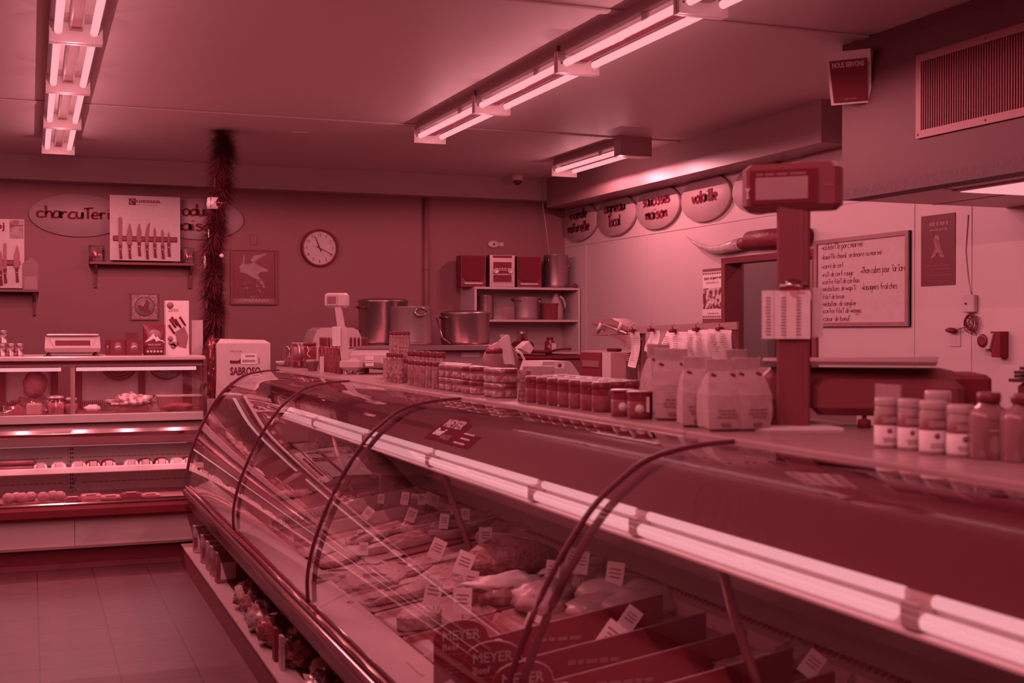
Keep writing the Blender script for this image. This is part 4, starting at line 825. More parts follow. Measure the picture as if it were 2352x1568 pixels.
# sticker on the third pane
def on_glass(px, py):
    d = ray(px, py)
    for i in range(len(PS)-1):
        a, c = PS[i], PS[i+1]; n = Vector((-(c.y-a.y), 0, c.x-a.x)); t = (Vector((a.x, 0, a.y))-EP).dot(n)/d.dot(n); p = EP+d*t
        if min(a.y, c.y)-1e-4 <= p.z <= max(a.y, c.y)+1e-4 and min(a.x, c.x)-1e-3 <= p.x <= max(a.x, c.x)+1e-3 and p.y > 0:
            tv = Vector((a.x-c.x, 0, a.y-c.y)).normalized(); return p, tv
    return None
g = on_glass(1040, 988)
if g:
    p, tv = g; rt = Vector((0, -1, 0)); nn = rt.cross(tv)
    st = thing('glass_sticker', 'dark arched sticker reading MEYER Beef on the curved glass', 'sticker', p)
    def S(a, c, k=.002): return p+rt*a+tv*c+nn*k
    b = MB(); b.prism([S(.13*math.cos(R(a))-.02, .065*math.sin(R(a))-.005) for a in range(0, 181, 15)]+[S(-.15, -.055), S(.26, -.055), S(.26, .0)], -nn*.001, M('sticker_dark', -.10, .9, spec=0)); b.build('backing', st, True)
    text('lettering', 'MEYER', S(-.02, .022, .004), .035, rt, tv, M('sticker_text', .16, .5), st, width=.17, bold=.03)
    text('lettering', 'Beef', S(-.07, -.02, .004), .03, rt, tv, PAPER, st, width=.08, bold=.01)
    text('lettering', 'ANGUS', S(.02, -.035, .004), .02, rt, tv, GREY, st, width=.08)
    b = MB()
    for k in range(3): bars(S(.17, -.005-k*.02, .0035), .09, .010, 1, rt, tv, LABEL, b, seed=k)
    b.build('print', st, True)
# ------------------------------------------------------------------ inside the counter: meat and tags
def deck(px, py, lift=0.0):
    d = ray(px, py); n = Vector((-.16, 0, 1)); p0 = Vector((1.03, 0, .50+lift)); return EP+d*((p0-EP).dot(n)/d.dot(n))
STK = M('steak', .26, .4, 0, .03, 34, .3, contrast=1.8, coat=.15, detail=8)
FAT = M('fat_rim', .30, .4, 0, .20, 25, coat=.3); FATW = M('fat_edge', .6, .4, 0, .4, 30)
PALEM = M('pale_poultry', .40, .38, 0, .27, 14, .15, coat=.3)
ROAST = M('peppered_roast', .15, .5, 0, .05, 60, .8, contrast=1.5)
GRD = M('ground_meat', .24, .5, 0, .12, 70, .7, contrast=1.5)
PATTY = M('pale_patty', .34, .5, 0, .14, 75, .5, contrast=1.5)
TRAYM = M('tray_white', .52, .4)
TRAYD = M('tray_dark', .02, .35)
PB = M('butcher_paper', .44, .6, 0, .36, 10, .2)
def outline(cx, cy, rx, ry, rot, seed, n=22):
    rnd = random.Random(seed); ph = [rnd.uniform(0, 6.28) for _ in range(4)]; o = []
    for k in range(n):
        a = 2*math.pi*k/n; q = 1+.13*math.sin(2*a+ph[0])+.09*math.sin(3*a+ph[1])+.05*math.sin(5*a+ph[2]); x, y = rx*q*math.cos(a), ry*q*math.sin(a)
        o.append((cx+x*math.cos(rot)-y*math.sin(rot), cy+x*math.sin(rot)+y*math.cos(rot)))
    return o
def slab(name, p, rx, ry, h, rot, seed, m, label, group, fat=True, cat='meat', tilt=0.16):
    rx *= 1.25; ry *= 1.7; t = thing(name, label, cat, p, 0, group)
    from mathutils import noise
    o = outline(0, 0, rx, ry, rot, seed, 40)
    def hz(x, y): return .010*noise.noise(Vector((x*14+seed, y*14, seed*.37)))
    def ring(s, z, rr=o): return [(x*s, y*s, z+x*s*tilt+hz(x*s, y*s)*(z/h)) for x, y in rr]
    b = MB(); b.loft([ring(.98, 0), ring(1.0, h*.3), ring(1.0, h*.75), ring(.97, h)], FAT if fat else m, False, True)
    b.loft([ring(.97, h), ring(.90, h*1.01)], FATW if fat else m, False, True); b.build('fat_rim' if fat else 'body', t)
    b = MB(); b.loft([ring(.905, h*.99), ring(.88, h*1.05), ring(.7, h*1.08), ring(.4, h*1.1), ring(.05, h*1.1)], m, True, True); b.build('lean' if fat else 'top_face', t)
    return t
def tray(p, lx, ly, label, m=TRAYM, rot=0, group='trays in the counter'):
    t = thing('meat_tray', label, 'tray', p, rot, group); b = MB()
    for (s, z, s2, z2) in ((.9, 0, 1, .022),):
        b.loft([[(x*lx*s, y*ly*s, z+x*lx*s*.16) for x, y in ((-1, -.93), (-.93, -1), (.93, -1), (1, -.93), (1, .93), (.93, 1), (-.93, 1), (-1, .93))] for s, z in ((.9, 0), (1, .02), (1.03, .022), (.96, .018), (.88, .006), (.0001, .005))], m, True, False)
    b.build('tray', t); return t
def L(p, dz=.0): return Vector((p.x, p.y, zd(p.x)+dz))
def dk(px, py): p = deck(px, py); return L(p)
# trays first (rows run from front glass to back wall)
k = 0
for yy in (3.45, 3.78, 4.12, 4.46, 4.82, 5.18):
    k += 1
    for xx, lab in ((1.20, 'front'), (1.52, 'rear')): tray(L(Vector((xx, yy, 0)), .001), .155, .155, 'shallow %s tray, %s row beyond the dark dividers' % (lab, ORD[k-1]), m=(M('tray_mid', .16, .4) if (k+len(lab)) % 3 else TRAYD))
MT = [ # px, py, rx, ry, h, rot, material, fat, name, label
 (985, 1212, .10, .06, .03, .2, STK, 1, 'beef_steak', 'thick steak lying left in the row behind the first tall tag'),
 (1062, 1225, .13, .06, .035, -.1, STK, 1, 'beef_steak', 'large steak with a pale fat edge facing the glass'),
 (905, 1222, .09, .05, .02, .3, STK, 1, 'beef_steak', 'flat steak at the left of the steak row'),
 (1130, 1205, .12, .06, .04, .5, STK, 1, 'beef_steak', 'dark roast slice at the rear of the steak row'),
 (1170, 1240, .10, .06, .04, .1, STK, 1, 'beef_steak', 'thick steak beneath the twin leaning tags'),
 (935, 1255, .13, .05, .028, .0, STK, 1, 'pork_slice', 'long pale edged slice in front of the steak row'),
 (850, 1240, .09, .05, .02, .3, PATTY, 0, 'pork_slice', 'pale flat cutlet at the left, behind the streaky reflections'),
 (930, 1318, .12, .07, .018, .2, GRD, 0, 'ground_meat', 'tray of striped ground meat strands'),
 (1010, 1305, .085, .028, .022, .05, PATTY, 1, 'sausage_patty', 'oval patty, rearmost of the patty tray'),
 (1030, 1322, .085, .028, .022, .0, PATTY, 1, 'sausage_patty', 'oval patty, second of the patty tray'),
 (1050, 1336, .085, .028, .022, .0, PATTY, 1, 'sausage_patty', 'oval patty, third of the patty tray'),
 (985, 1345, .10, .04, .02, .1, PATTY, 0, 'sausage_patty', 'pale patty nearest the glass'),
 (1055, 1355, .09, .035, .02, .0, PATTY, 1, 'sausage_patty', 'oval patty behind the crossed tags'),
 (1120, 1378, .07, .05, .03, .3, STK, 1, 'beef_steak', 'small dark steak left of the rib with white fat'),
 (800, 1330, .11, .06, .02, .2, PATTY, 0, 'breaded_cutlet', 'pale breaded cutlet near the front glass, second row'),
 (850, 1350, .11, .06, .02, -.2, GRD, 0, 'breaded_cutlet', 'pale breaded cutlet overlapping its neighbour near the glass'),
 (780, 1290, .10, .06, .02, .4, PATTY, 0, 'breaded_cutlet', 'pale cutlet beside the second glass gasket'),
 (905, 1378, .11, .05, .02, .0, GRD, 0, 'pork_slice', 'pinkish flat slices behind the leaning front tags'),
 (965, 1438, .06, .05, .04, .3, PATTY, 0, 'stuffed_roll', 'pale stuffed roll at the front edge, left of the dividers'),
]
for px, py, rx, ry, h, rot, m, fat, nm, lab in MT: slab(nm, dk(px, py)+Vector((0, 0, .012)), rx, ry, h, rot, px*7+py, m, lab, None, bool(fat))
# ribs with white fat, big roast, poultry
p = dk(1168, 1385); t = thing('rib_rack', 'raw rib rack with thick white fat top', 'meat', p); b = MB(); b.blob((0, 0, .04), .13, .07, .05, STK, 3, .15, 22, 12, 2.5, flat=.7); b.build('lean', t); b = MB(); b.blob((.0, -.01, .068), .14, .05, .03, M('white_fat', .62, .4), 8, .3, 22, 10, 3); b.build('fat_cap', t)
p = dk(1165, 1325); t = thing('seasoned_roast', 'large peppered roast in the middle of the counter', 'meat', p); b = MB(); b.blob((0.02, 0, .055), .17, .12, .08, ROAST, 7, .1, 28, 16, 2, flat=.6, rot=-.3); b.build('roast', t); b = MB(); o_ = outline(0, 0, .15, .10, -.3, 4); b.loft([[(x*1.0-.01, y-.02, .012+x*.16) for x, y in o_], [(x*1.15-.02, y*1.15-.02, .03+x*.16) for x, y in o_]], PB, False, True, True); b.build('paper_liner', t)
p = dk(1250, 1405); tag(MB().blob((p.x, p.y, p.z+.04), .10, .08, .06, PALEM, 5, .15, 22, 14, flat=.7).build('chicken_piece'), 'pale pink meat heap left of the dark pane gasket', 'meat')
for i, (px, py, rx, ry, rz, rot, lab) in enumerate(((1320, 1345, .12, .07, .055, -.5, 'pale chicken breast under the crossed tags'), (1355, 1325, .10, .07, .05, .3, 'pale chicken breast behind the dark gasket'), (1440, 1385, .16, .12, .06, -.5, 'large pale poultry piece right of the gasket'), (1480, 1400, .15, .11, .05, .2, 'broad pale poultry piece nearest the air slots'), (1400, 1410, .13, .09, .05, 0, 'pale poultry piece next to the leaning white card'))):
    p = dk(px, py); tag(MB().blob((p.x, p.y, p.z+.02), rx, ry, rz, PALEM, 20+i, .12, 24, 14, 2, flat=.6, rot=rot).build('chicken_breast'), lab, 'meat', 'pale poultry pieces')
# white runners with lettering
def runner(pxa, pya, pxb, pyb, h, lab, txt=None):
    a = dk(pxa, pya); c = dk(pxb, pyb); ym = (a.y+c.y)/2; t = thing('price_runner', lab, 'divider', ((a.x+c.x)/2, ym, min(a.z, c.z)))
    b = MB(); b.prism([(a.x, ym, zd(a.x)), (c.x, ym, zd(c.x)), (c.x, ym, zd(c.x)+h), (a.x, ym, zd(a.x)+h)], (0, .008, 0), M('runner_white', .46, .5)); b.build('panel', t, True)
    if txt: text('lettering', txt, (a.x+(c.x-a.x)*.21, ym-.002, zd(a.x+(c.x-a.x)*.21)+h*.5), h*.55, (1, 0, .16), UP, GREY, t, width=(c.x-a.x)*.42, bold=.03)
runner(650, 1222, 1012, 1195, .05, 'long white divider runner across the counter', None)
runner(600, 1200, 1000, 1165, .065, 'white divider runner printed PRIME CANADA', 'PRIME CANADA')
# far end: wrapped packs, parsley, net bags
rnd = random.Random(21)
FILM = M('crinkled_film2', .30, .2, .2, .10, 30, .9, contrast=2)
FAR = [(700, 1000, .10, .07, .04, FILM, 'film wrapped pack at the far left behind the glass joint'), (745, 1040, .10, .05, .03, MEAT, 'dark wrapped meat strip near the far end'), (800, 1060, .11, .08, .05, FILM, 'crumpled film bag among the far packs'), (860, 1075, .12, .08, .05, FILM, 'large shiny film bag under the case lamp'), (905, 1105, .10, .07, .05, FILM, 'shiny film bag left of the far price tags'), (820, 1120, .10, .07, .04, MEAT, 'dark meat pack behind the first white runner'), (770, 1110, .09, .06, .035, GRD, 'pink meat pack behind the first white runner'), (700, 1090, .10, .07, .03, PATTY, 'pale flat pack near the far front glass'), (640, 1060, .08, .06, .03, MEAT, 'small dark pack close to the far end glass'), (680, 1140, .10, .06, .025, PATTY, 'pale slices in front of the lettered runner'), (950, 1120, .10, .06, .03, STK, 'dark steaks behind the far tags'), (860, 1150, .12, .05, .03, STK, 'dark red slices between the two runners')]
MB().box(1.60, 1.86, 5.9, 7.6, .735, .745, M('wire_shelf', .12, .4)).build('inner_shelf', lc, True)
for y in (5.95, 7.55): MB().box(1.61, 1.63, y-.01, y+.01, zd(1.62), .735, MATS['wire_shelf']).build('shelf_leg', lc, True)
for i, (px, py, rx, ry, rz, m, lab) in enumerate(FAR):
    p = dk(px, py)
    if py < 1100: q_ = onx(px, py, 1.70+.02*(i % 3)); p = Vector((q_.x, max(6.0, min(7.45, q_.y)), .745+.0))
    tag(MB().blob((p.x, p.y, p.z+rz*.5), rx, ry, rz, m, 40+i, .25, 22, 12, 3.5, flat=.6).build('wrapped_meat' if m is FILM else 'meat_cut'), lab, 'meat')
b = MB(); p = dk(830, 1165); 
for k in range(500):
    a = rnd.uniform(0, 6.28); q = Vector((p.x+rnd.gauss(0, .05), p.y+rnd.gauss(0, .1), p.z+rnd.uniform(0, .045))); d = Vector((math.cos(a), math.sin(a), rnd.uniform(-.3, .9)))*.018; s = d.cross(Vector((0, 0, 1))).normalized()*.004; b.add([q-s, q+s, q+d], [(0, 1, 2)], M('parsley', .06, .6, 0, .02, 40))
o = b.build('parsley'); tag(o, 'curly parsley garnish scattered near the far white runner', 'garnish', None, 'stuff')
# price tags on pins
TG = [(875, 1140, .045, 0), (930, 1139, .06, 1), (951, 1140, .045, 1), (968, 1142, .05, 0), (985, 1140, .055, 2), (997, 1145, .055, 2), (945, 1180, .06, 2), (1020, 1197, .06, 1), (1069, 1180, .05, 0), (1115, 1237, .07, 0), (1165, 1259, .07, 0), (1004, 1268, .075, 2), (1066, 1305, .08, 2), (1080, 1352, .075, 1), (995, 1378, .085, 1), (1062, 1400, .08, 0), (1269, 1326, .07, 1), (1318, 1295, .07, 2), (1334, 1306, .075, 1), (1412, 1340, .08, 1), (1225, 1474, .08, 2), (1447, 1446, .065, 3), (1403, 1497, .08, 3), (1865, 1562, .06, 3), (845, 1175, .055, 3), (722, 1292, .06, 2), (835, 1262, .05, 0)]
lab_pos = ['small card at the far left of the far group', 'tall bright card of the far group', 'card tucked right behind the tall bright one', 'narrow card at the middle of the far group', 'shaded card at the right of the far group', 'last shaded card of the far group', 'tilted card above the long white runner', 'bright card right of the long white runner', 'card standing at the back near the canopy post', 'large card on the thick steak', 'large card above the peppered roast', 'diamond tilted card over the striped ground meat', 'diamond tilted card left of the peppered roast', 'thin edge-on card by the rib rack', 'shaded card at the front, left of the dividers', 'shaded square card left of the dividers', 'narrow upright card by the pale chicken', 'shaded card behind the crossed pair', 'front card of the crossed pair', 'white card directly right of the dark gasket', 'diamond card between the first two dark dividers', 'diamond card lit by the lamp reflection', 'large diamond card between the last dark dividers', 'card at the bottom edge of the picture', 'folded white corner card on the far runner', 'small folded card by the front glass seam', 'shaded card behind the streaky reflections']
for i, (px, py, s, kd) in enumerate(TG):
    hc = s*.9+.03; base = dk(px, min(1640, py+int(hc*560))); dist = (base-EP).length; w_ = s*.72; h_ = s; ang = -YAW+(rnd.uniform(-.2, .2) if kd != 1 else -.45); tl = (0, .06, .38, .65)[kd]*(1 if i % 2 else 1)
    t = thing('price_tag', 'price card: '+lab_pos[i], 'price tag', base, ang, 'price cards in the meat counter')
    Rt = Matrix.Translation((0, 0, hc)) @ Matrix.Rotation(R(-12), 4, 'X') @ Matrix.Rotation(tl, 4, 'Y')
    b = MB(); b.box(-w_/2, w_/2, 0, .0012, -h_/2, h_/2, M('tag_card', .62, .5)); b.xf(Rt); b.build('card', t)
    b = MB(); rr = random.Random(i)
    for k in range(3): l = rr.uniform(.25, .36)*w_; b.box(-l, l, -.0008, 0, h_*(.22-k*.15)-h_*.03, h_*(.22-k*.15)+h_*.03, GREY)
    b.xf(Rt); b.build('handwriting', t)
    MB().tube([(0, .003, 0), (0, .003, hc-h_*.3)], .0018, CHROME, 6).build('pin', t)
# dark printed dividers
DV = M('divider_dark', -.01, .45, spec=.2); DVL = M('divider_rim', .4, .4)
def divider(y, xr, hh, lab):
    t = thing('counter_divider', lab, 'divider', (1.0, y, zd(1.03)), 0, 'dark printed dividers in the counter')
    x0 = .985; pts = [(x0, .50)]; arch = [(x0+.075-.075*math.cos(R(a)), .64+.045*math.sin(R(a))) for a in range(0, 181, 15)]
    pts = [(x0, .487)]+arch+[(x0+.155, .63), (xr, zd(xr)+hh), (xr, zd(xr)+.004), (1.03, .503)]
    MB().prism([(x, y, z) for x, z in pts], (0, .006, 0), DV).build('panel', t, True)
    MB().tube([(x, y+.003, z+.001) for x, z in arch[2:]+[(x0+.155, .632), (xr, zd(xr)+hh)]], .0022, DVL, 5).build('rim', t, True)
    yy = y-.0012
    text('lettering', 'MEYER', (x0+.075, yy-.001, .648), .026, RX, UP, M('divider_text', .3, .5), t, width=.105, bold=.02)
    text('lettering', 'Beef', (x0+.045, yy-.001, .618), .017, RX, UP, LABEL, t, width=.045)
    b = MB(); b.lathe((x0+.178, yy+.001, .608), [(.020, 0), (.020, -.001)], LABEL, 16, 'y'); b.box(x0+.158, x0+.198, yy-.0012, yy, .600, .606, DARK); bars((x0+.08, yy, .598), .12, .007, 1, RX, UP, GREY, b, seed=3); bars((x0+.07, yy, .56), .08, .03, 3, RX, UP, GREY, b, seed=9); bars((x0+.34, yy, .612), .16, .012, 1, (1, 0, -.02), UP, M('divider_small', .15, .5), b, thick=.9, seed=int(y*100)); b.build('print', t, True)
for i, (y, xr, hh) in enumerate(((3.10, 1.66, .105), (2.86, 1.66, .105), (2.66, 1.66, .105), (2.46, 1.66, .105), (2.27, 1.64, .105))): divider(y, xr, hh, 'dark printed divider with arched MEYER end, %s from the far side' % ORD[i])
for i, y in enumerate((3.3, 2.98, 2.76, 2.56)): tray(L(Vector((1.11, y, 0)), .002), .12, .085, 'small white tray peeking out in front of the dark dividers, %s from the far side' % ORD[i], group='small white trays by the dividers')
for i, (x, y) in enumerate(((1.30, 2.98), (1.5, 2.98), (1.35, 2.76), (1.52, 2.56), (1.3, 2.56), (1.4, 2.36))): tag(MB().blob((x, y, zd(x)+.02), .09, .06, .025, STK, 60+i, .2, 20, 10, 3, flat=.6).build('packed_steak'), 'dark packed steak between the dark dividers, %s one from the far left' % ORD[i], 'meat')
tag(MB().blob((1.47, 2.78, zd(1.47)+.035), .035, .03, .025, PATTY, 3, .1, flat=.7).build('pale_cut'), 'small pale cut tucked between two dark dividers', 'meat')
for i, (px, py, m, lab) in enumerate(((1720, 1560, GRD, 'speckled terrine slice at the bottom edge'), (1760, 1545, PALEM, 'pale rounded meat at the bottom edge of the picture'), (1850, 1520, FILM, 'film wrapped pieces next to the bottom card'))):
    p = dk(px, py); tag(MB().blob((p.x, p.y, p.z+.02), .09, .07, .03, m, 70+i, .2, 20, 12, 3, flat=.6).build('meat_cut'), lab, 'meat')
# ------------------------------------------------------------------ goods on the plinth shelf (z = .128)
def ps(px, py): return onz(px, py, .13)
BXM = [M('carton_print_%d' % i, r1, .5, 0, r2, 18, contrast=3) for i, (r1, r2) in enumerate(((.45, .06), (.32, .05), (.4, .2), (.28, .14), (.1, .03)))]
for i, (px, py, pt, px2, lab) in enumerate(((452, 1268, 1203, 0, 'first carton, with a bottle picture, at the far end of the plinth shelf'), (473, 1292, 1222, 0, 'second striped carton from the far end of the plinth shelf'), (490, 1308, 1238, 0, 'third carton from the far end of the plinth shelf'), (507, 1320, 1250, 0, 'fourth carton from the far end of the plinth shelf'), (522, 1336, 1262, 0, 'darker fifth carton, last before the bread bags'))):
    p = ps(px, py); p.x = .905; H = .16; t = thing('pantry_carton', lab, 'box', (p.x, p.y, .128), R(3), 'cartons on the plinth shelf')
    MB().box(0, .16, -.02, .045, 0, H, BXM[i], .003).build('carton', t); b = MB(); b.box(-.0008, 0, -.015, .02, .015, H-.02, BXM[(i+1) % 4]); b.box(.02, .10, -.0208, -.02, .02, .11, PALE); b.build('print', t)
p = Vector((.93, 7.43, .128))
BAGM = M('bread_bag', .10, .12, .1, .02, 26, 1.0, contrast=2, coat=1.0)
BAGP = M('bread_bag_pale', .34, .15, .0, .10, 26, .8, contrast=2, coat=1.0)
rnd = random.Random(31); n = 0
for i, (y, x, z, m) in enumerate(((5.95, .98, 0, BAGP), (5.72, .98, 0, BAGM), (5.70, 1.1, .12, BAGM), (5.48, .96, 0, BAGP), (5.35, 1.10, .10, BAGM), (5.22, .97, 0, BAGM), (5.05, 1.06, .0, BAGM), (4.86, 1.0, 0, BAGM))):
    tag(MB().blob((x, y, .128+z+.06), .085, .11, .07, m, 80+i, .16, 28, 18, 4, flat=.85).build('bread_bag'), 'glossy bag of sliced bread on the plinth shelf, %s from the far end' % ORD[i], 'bag', 'bread bags on the plinth shelf')
for i, (y, lab) in enumerate(((5.0, 'upright dark booklet pack at the front edge of the plinth shelf'), (4.86, 'upright pale spined pack beside the rolled bag'))):
    tag(MB().box(.905, .92, y-.05, y+.0, .128, .26, (BLACK, BXM[2])[i]).build('book_pack'), lab, 'pack')
tag(MB().blob((1.06, 4.6, .185), .09, .05, .045, IVORY, 90, .1, 22, 12, flat=.9).build('paper_roll'), 'pale rounded package with a dark spot on the plinth shelf', 'package')
tag(MB().blob((1.0, 4.35, .18), .09, .13, .05, BAGP, 91, .35, 24, 16, 6, flat=.9).build('herb_bag'), 'crumpled clear bag of pale food on the plinth shelf', 'bag')
tag(MB().blob((1.13, 4.15, .20), .08, .12, .07, BAGM, 92, .35, 24, 16, 6, flat=.9).build('bread_bag'), 'dark glossy bag behind the clear crumpled one', 'bag')
for i, (y, z) in enumerate(((3.92, 0), (3.78, 0), (3.62, 0), (3.46, 0), (3.3, 0))):
    t = thing('baguette_pack', 'pale flat carton lying on the plinth shelf, %s counting from the clear bag' % ORD[i], 'box', (1.06, y, .128), R(-6), 'flat cartons on the plinth shelf'); MB().box(-.12, .17, -.065, .065, 0, .05, BXM[3] if i % 2 else M('carton_pale', .36, .5, 0, .3, 8), .006).build('carton', t); b = MB(); b.lathe((.02, 0, .0502), [(.014, 0), (.014, .0008)], GREY, 12); b.box(.06, .09, -.03, .03, .0502, .051, GREY); b.build('print', t)
tag(MB().blob((.95, 3.72, .175), .06, .09, .045, BAGP, 95, .3, 22, 14, 6, flat=.9).build('onion_bag'), 'small glossy bag at the front edge before the flat cartons', 'bag')
# ================================================================== ON THE SERVICE LEDGE
FX = 1.575
def ly(px, X=FX): return onx(px, 760, X).y
def item(kind, label, cat, px, X=FX, group=None, z=LZ, rz=None):
    y = ly(px, X); return thing(kind, label, cat, (X, y, z), -YAW if rz is None else rz, group)
def dist_at(px, X): p = onx(px, 760, X); return p.y*math.cos(YAW)+p.x*math.sin(YAW)
def pxw(px, X, n): return n*dist_at(px, X)/FPX
JG = M('jar_glass_dark', .02, .15, 0, -.01, 20, coat=.6); JP = M('jar_glass_pale', .22, .2, 0, .10, 40, .1, contrast=2, coat=.6)
LIDL = M('lid_light', .24, .25, .3); LIDD = M('lid_dark', -.03, .35); HON = M('tub_plastic', .12, .35, 0, .08, 25, contrast=2)
LBL = M('printed_label', .28, .5, 0, .05, 70, contrast=3); LBD = M('printed_label_dark', .05, .5, 0, .015, 50, contrast=3)
def jar_proto(kind, r, h, body, lid, lab, label, cat='jar', neck=.85, lidh=.16, facets=20):
    t = thing(kind, 'prototype of '+label, cat, (0, 0, -5)); hb = h*(1-lidh)
    MB().lathe((0, 0, 0), [(r*.93, 0), (r, h*.03), (r, hb*.84), (r*neck, hb*.95), (r*neck, hb)], body, facets).build('body', t)
    MB().lathe((0, 0, hb), [(r*neck*1.06, 0), (r*neck*1.08, h*lidh*.1), (r*neck*1.08, h*lidh*.85), (r*neck*.96, h*lidh)], lid, facets).build('lid', t)
    if lab is not None:
        b = MB(); b.lathe((0, 0, hb*.14), [(r*1.006, 0), (r*1.01, 0.001), (r*1.01, hb*.56), (r*1.006, hb*.562)], lab, facets); b.build('label', t)
    return t
def row(proto, pxs, X, group, fmt, z=LZ, first=[False]):
    for i, px in enumerate(pxs):
        copy_tree(proto, (X, ly(px, X), z), random.uniform(0, 6), fmt % ORD[i], group)
def drop(proto):
    ks = kids(proto)
    for c in ks: CH.pop(c.name, None); bpy.data.objects.remove(c)
    CH.pop(proto.name, None); bpy.data.objects.remove(proto)
# small bottles with glass
t = item('glass_jar', 'tall clear jar tied with string at the far end of the ledge', 'jar', 688, 1.62); MB().lathe((0, 0, 0), [(.048, 0), (.05, .01), (.05, .15), (.044, .165)], CLEAR, 24).build('glass_body', t); MB().lathe((0, 0, .003), [(.045, 0), (.045, .05)], JG, 20).build('contents', t); MB().lathe((0, 0, .05), [(.04, 0), (.04, .085)], M('inner_card', .3, .5), 16).build('inner_card', t)
MB().tube([(.05*math.cos(a), .05*math.sin(a), .158) for a in [k*.4 for k in range(17)]]+[(.03, -.045, .13), (.035, -.048, .11), (.025, -.05, .125), (.02, -.05, .155)], .0022, PALE, 5).build('string', t)
t = item('glass_jar', 'narrow clear jar standing behind the string tied one', 'jar', 664, 1.60); MB().lathe((0, 0, 0), [(.03, 0), (.032, .13), (.028, .14)], CLEAR, 20).build('glass_body', t); MB().lathe((0, 0, .002), [(.028, 0), (.028, .06)], JG, 16).build('contents', t)
t = item('small_dish', 'small white dish at the far end of the ledge', 'dish', 650, 1.57); MB().lathe((0, 0, 0), [(.02, 0), (.045, .02), (.05, .035), (.046, .036), (.02, .008)], IVORY, 24).build('dish', t)
t = item('glass_jar', 'dark jar with a ribbon, behind the terracotta pot', 'jar', 712, 1.66); MB().lathe((0, 0, 0), [(.04, 0), (.042, .13), (.036, .145)], JG, 20).build('glass_body', t); MB().lathe((0, 0, .145), [(.04, 0), (.04, .02)], LIDD, 20).build('lid', t); MB().tube([(-.01, -.043, .14), (.0, -.046, .11), (-.012, -.046, .09), (.01, -.046, .07)], .003, PALE, 5).build('ribbon', t)
t = item('flower_pot', 'small terracotta coloured pot on the far part of the ledge', 'pot', 718, 1.56); MB().lathe((0, 0, 0), [(.026, 0), (.034, .05), (.038, .05), (.038, .066), (.032, .066), (.03, .05), (.01, .045)], M('terracotta', .26, .6), 24).build('pot', t)
t = item('small_card', 'white upright card beside the dark sauce bottles', 'card', 739, 1.56); MB().box(-.012, .012, 0, .01, 0, .09, PALE).build('card', t)
p = jar_proto('sauce_bottle', .0155, .20, JG, LIDD, LBD, 'x', 'bottle', .5, .26, 14)
row(p, (740, 748, 756, 764, 772, 781), 1.60, 'dark sauce bottles left of the white scale', 'slim dark sauce bottle, %s from the left in the front row')
row(p, (737, 746, 755, 764, 773, 782), 1.66, 'dark sauce bottles behind', 'slim dark sauce bottle, %s from the left in the rear row')
row(p, (806, 815, 824, 833, 842), 1.78, 'dark bottles behind the white scale', 'dark capped bottle behind the white scale, %s from the left')
drop(p)
p = jar_proto('spice_bottle', .014, .135, JP, LIDD, LBL, 'x', 'bottle', .8, .14, 14)
row(p, (893, 902, 911, 920), 1.56, 'small spice bottles by the white scale', 'small bottle with flecked contents, %s from the left')
row(p, (900, 909, 918, 927, 936), 1.70, 'tall stacked bottles', 'bottle stacked behind the spice bottles, %s from the left', z=LZ+.10)
drop(p)
tag(MB().box(1.66, 1.76, ly(936, 1.7)-.02, ly(900, 1.7)+.02, LZ, LZ+.10, M('display_riser', .2, .4)).build('display_riser'), 'small riser carrying the stacked bottles', 'riser')
p = jar_proto('oil_bottle', .018, .11, JP, LIDD, None, 'x', 'bottle', .85, .17, 14)
row(p, (946, 960, 973, 987, 1002), 1.545, 'slim jars with dark lids', 'slim jar with dark lid, %s from the left in the front row')
row(p, (932, 945), 1.60, 'slim jars with dark lids', 'slim jar with clear body, %s from the left behind')
drop(p)
p = jar_proto('oil_bottle', .022, .125, JP, LIDD, None, 'x', 'bottle', .85, .2, 14)
row(p, (945, 962, 979, 996, 1013), 1.66, 'taller dark lidded jars', 'taller dark lidded jar, %s from the left in the rear row', z=LZ+.02)
drop(p)
# tubs stacked two high
p = jar_proto('dip_tub', .030, .052, HON, LIDL, LBL, 'x', 'tub', 1.0, .32, 20)
for lev in range(2):
    row(p, (1026, 1041, 1058), 1.56, 'light lidded tubs', 'light lidded tub, %s from the left in the ' + ('bottom', 'top')[lev] + ' layer', z=LZ+lev*.0525)
    row(p, (1020, 1036, 1052, 1068), 1.63, 'light lidded tubs', 'light lidded tub of the rear line, %s from the left in the ' + ('bottom', 'top')[lev] + ' layer', z=LZ+lev*.0525)
q = jar_proto('dip_tub', .036, .052, HON, LIDD, LBL, 'x', 'tub', 1.0, .32, 20)
for lev in range(2): row(q, (1082, 1102), 1.56, 'dark lidded tubs', 'wide dark lidded tub, %s from the left in the ' + ('bottom', 'top')[lev] + ' layer', z=LZ+lev*.0525)
for lev in range(2): row(p, (1131, 1150), 1.55, 'tubs in the second stack', 'light lidded tub in the tall second stack, %s from the left in the ' + ('bottom', 'top')[lev] + ' layer', z=LZ+lev*.0525)
for lev in range(2): row(q, (1165,), 1.575, 'tubs in the second stack', 'dark tub at the right of the second stack, %s and ' + ('lower', 'upper')[lev], z=LZ+lev*.0525)
drop(p); drop(q)
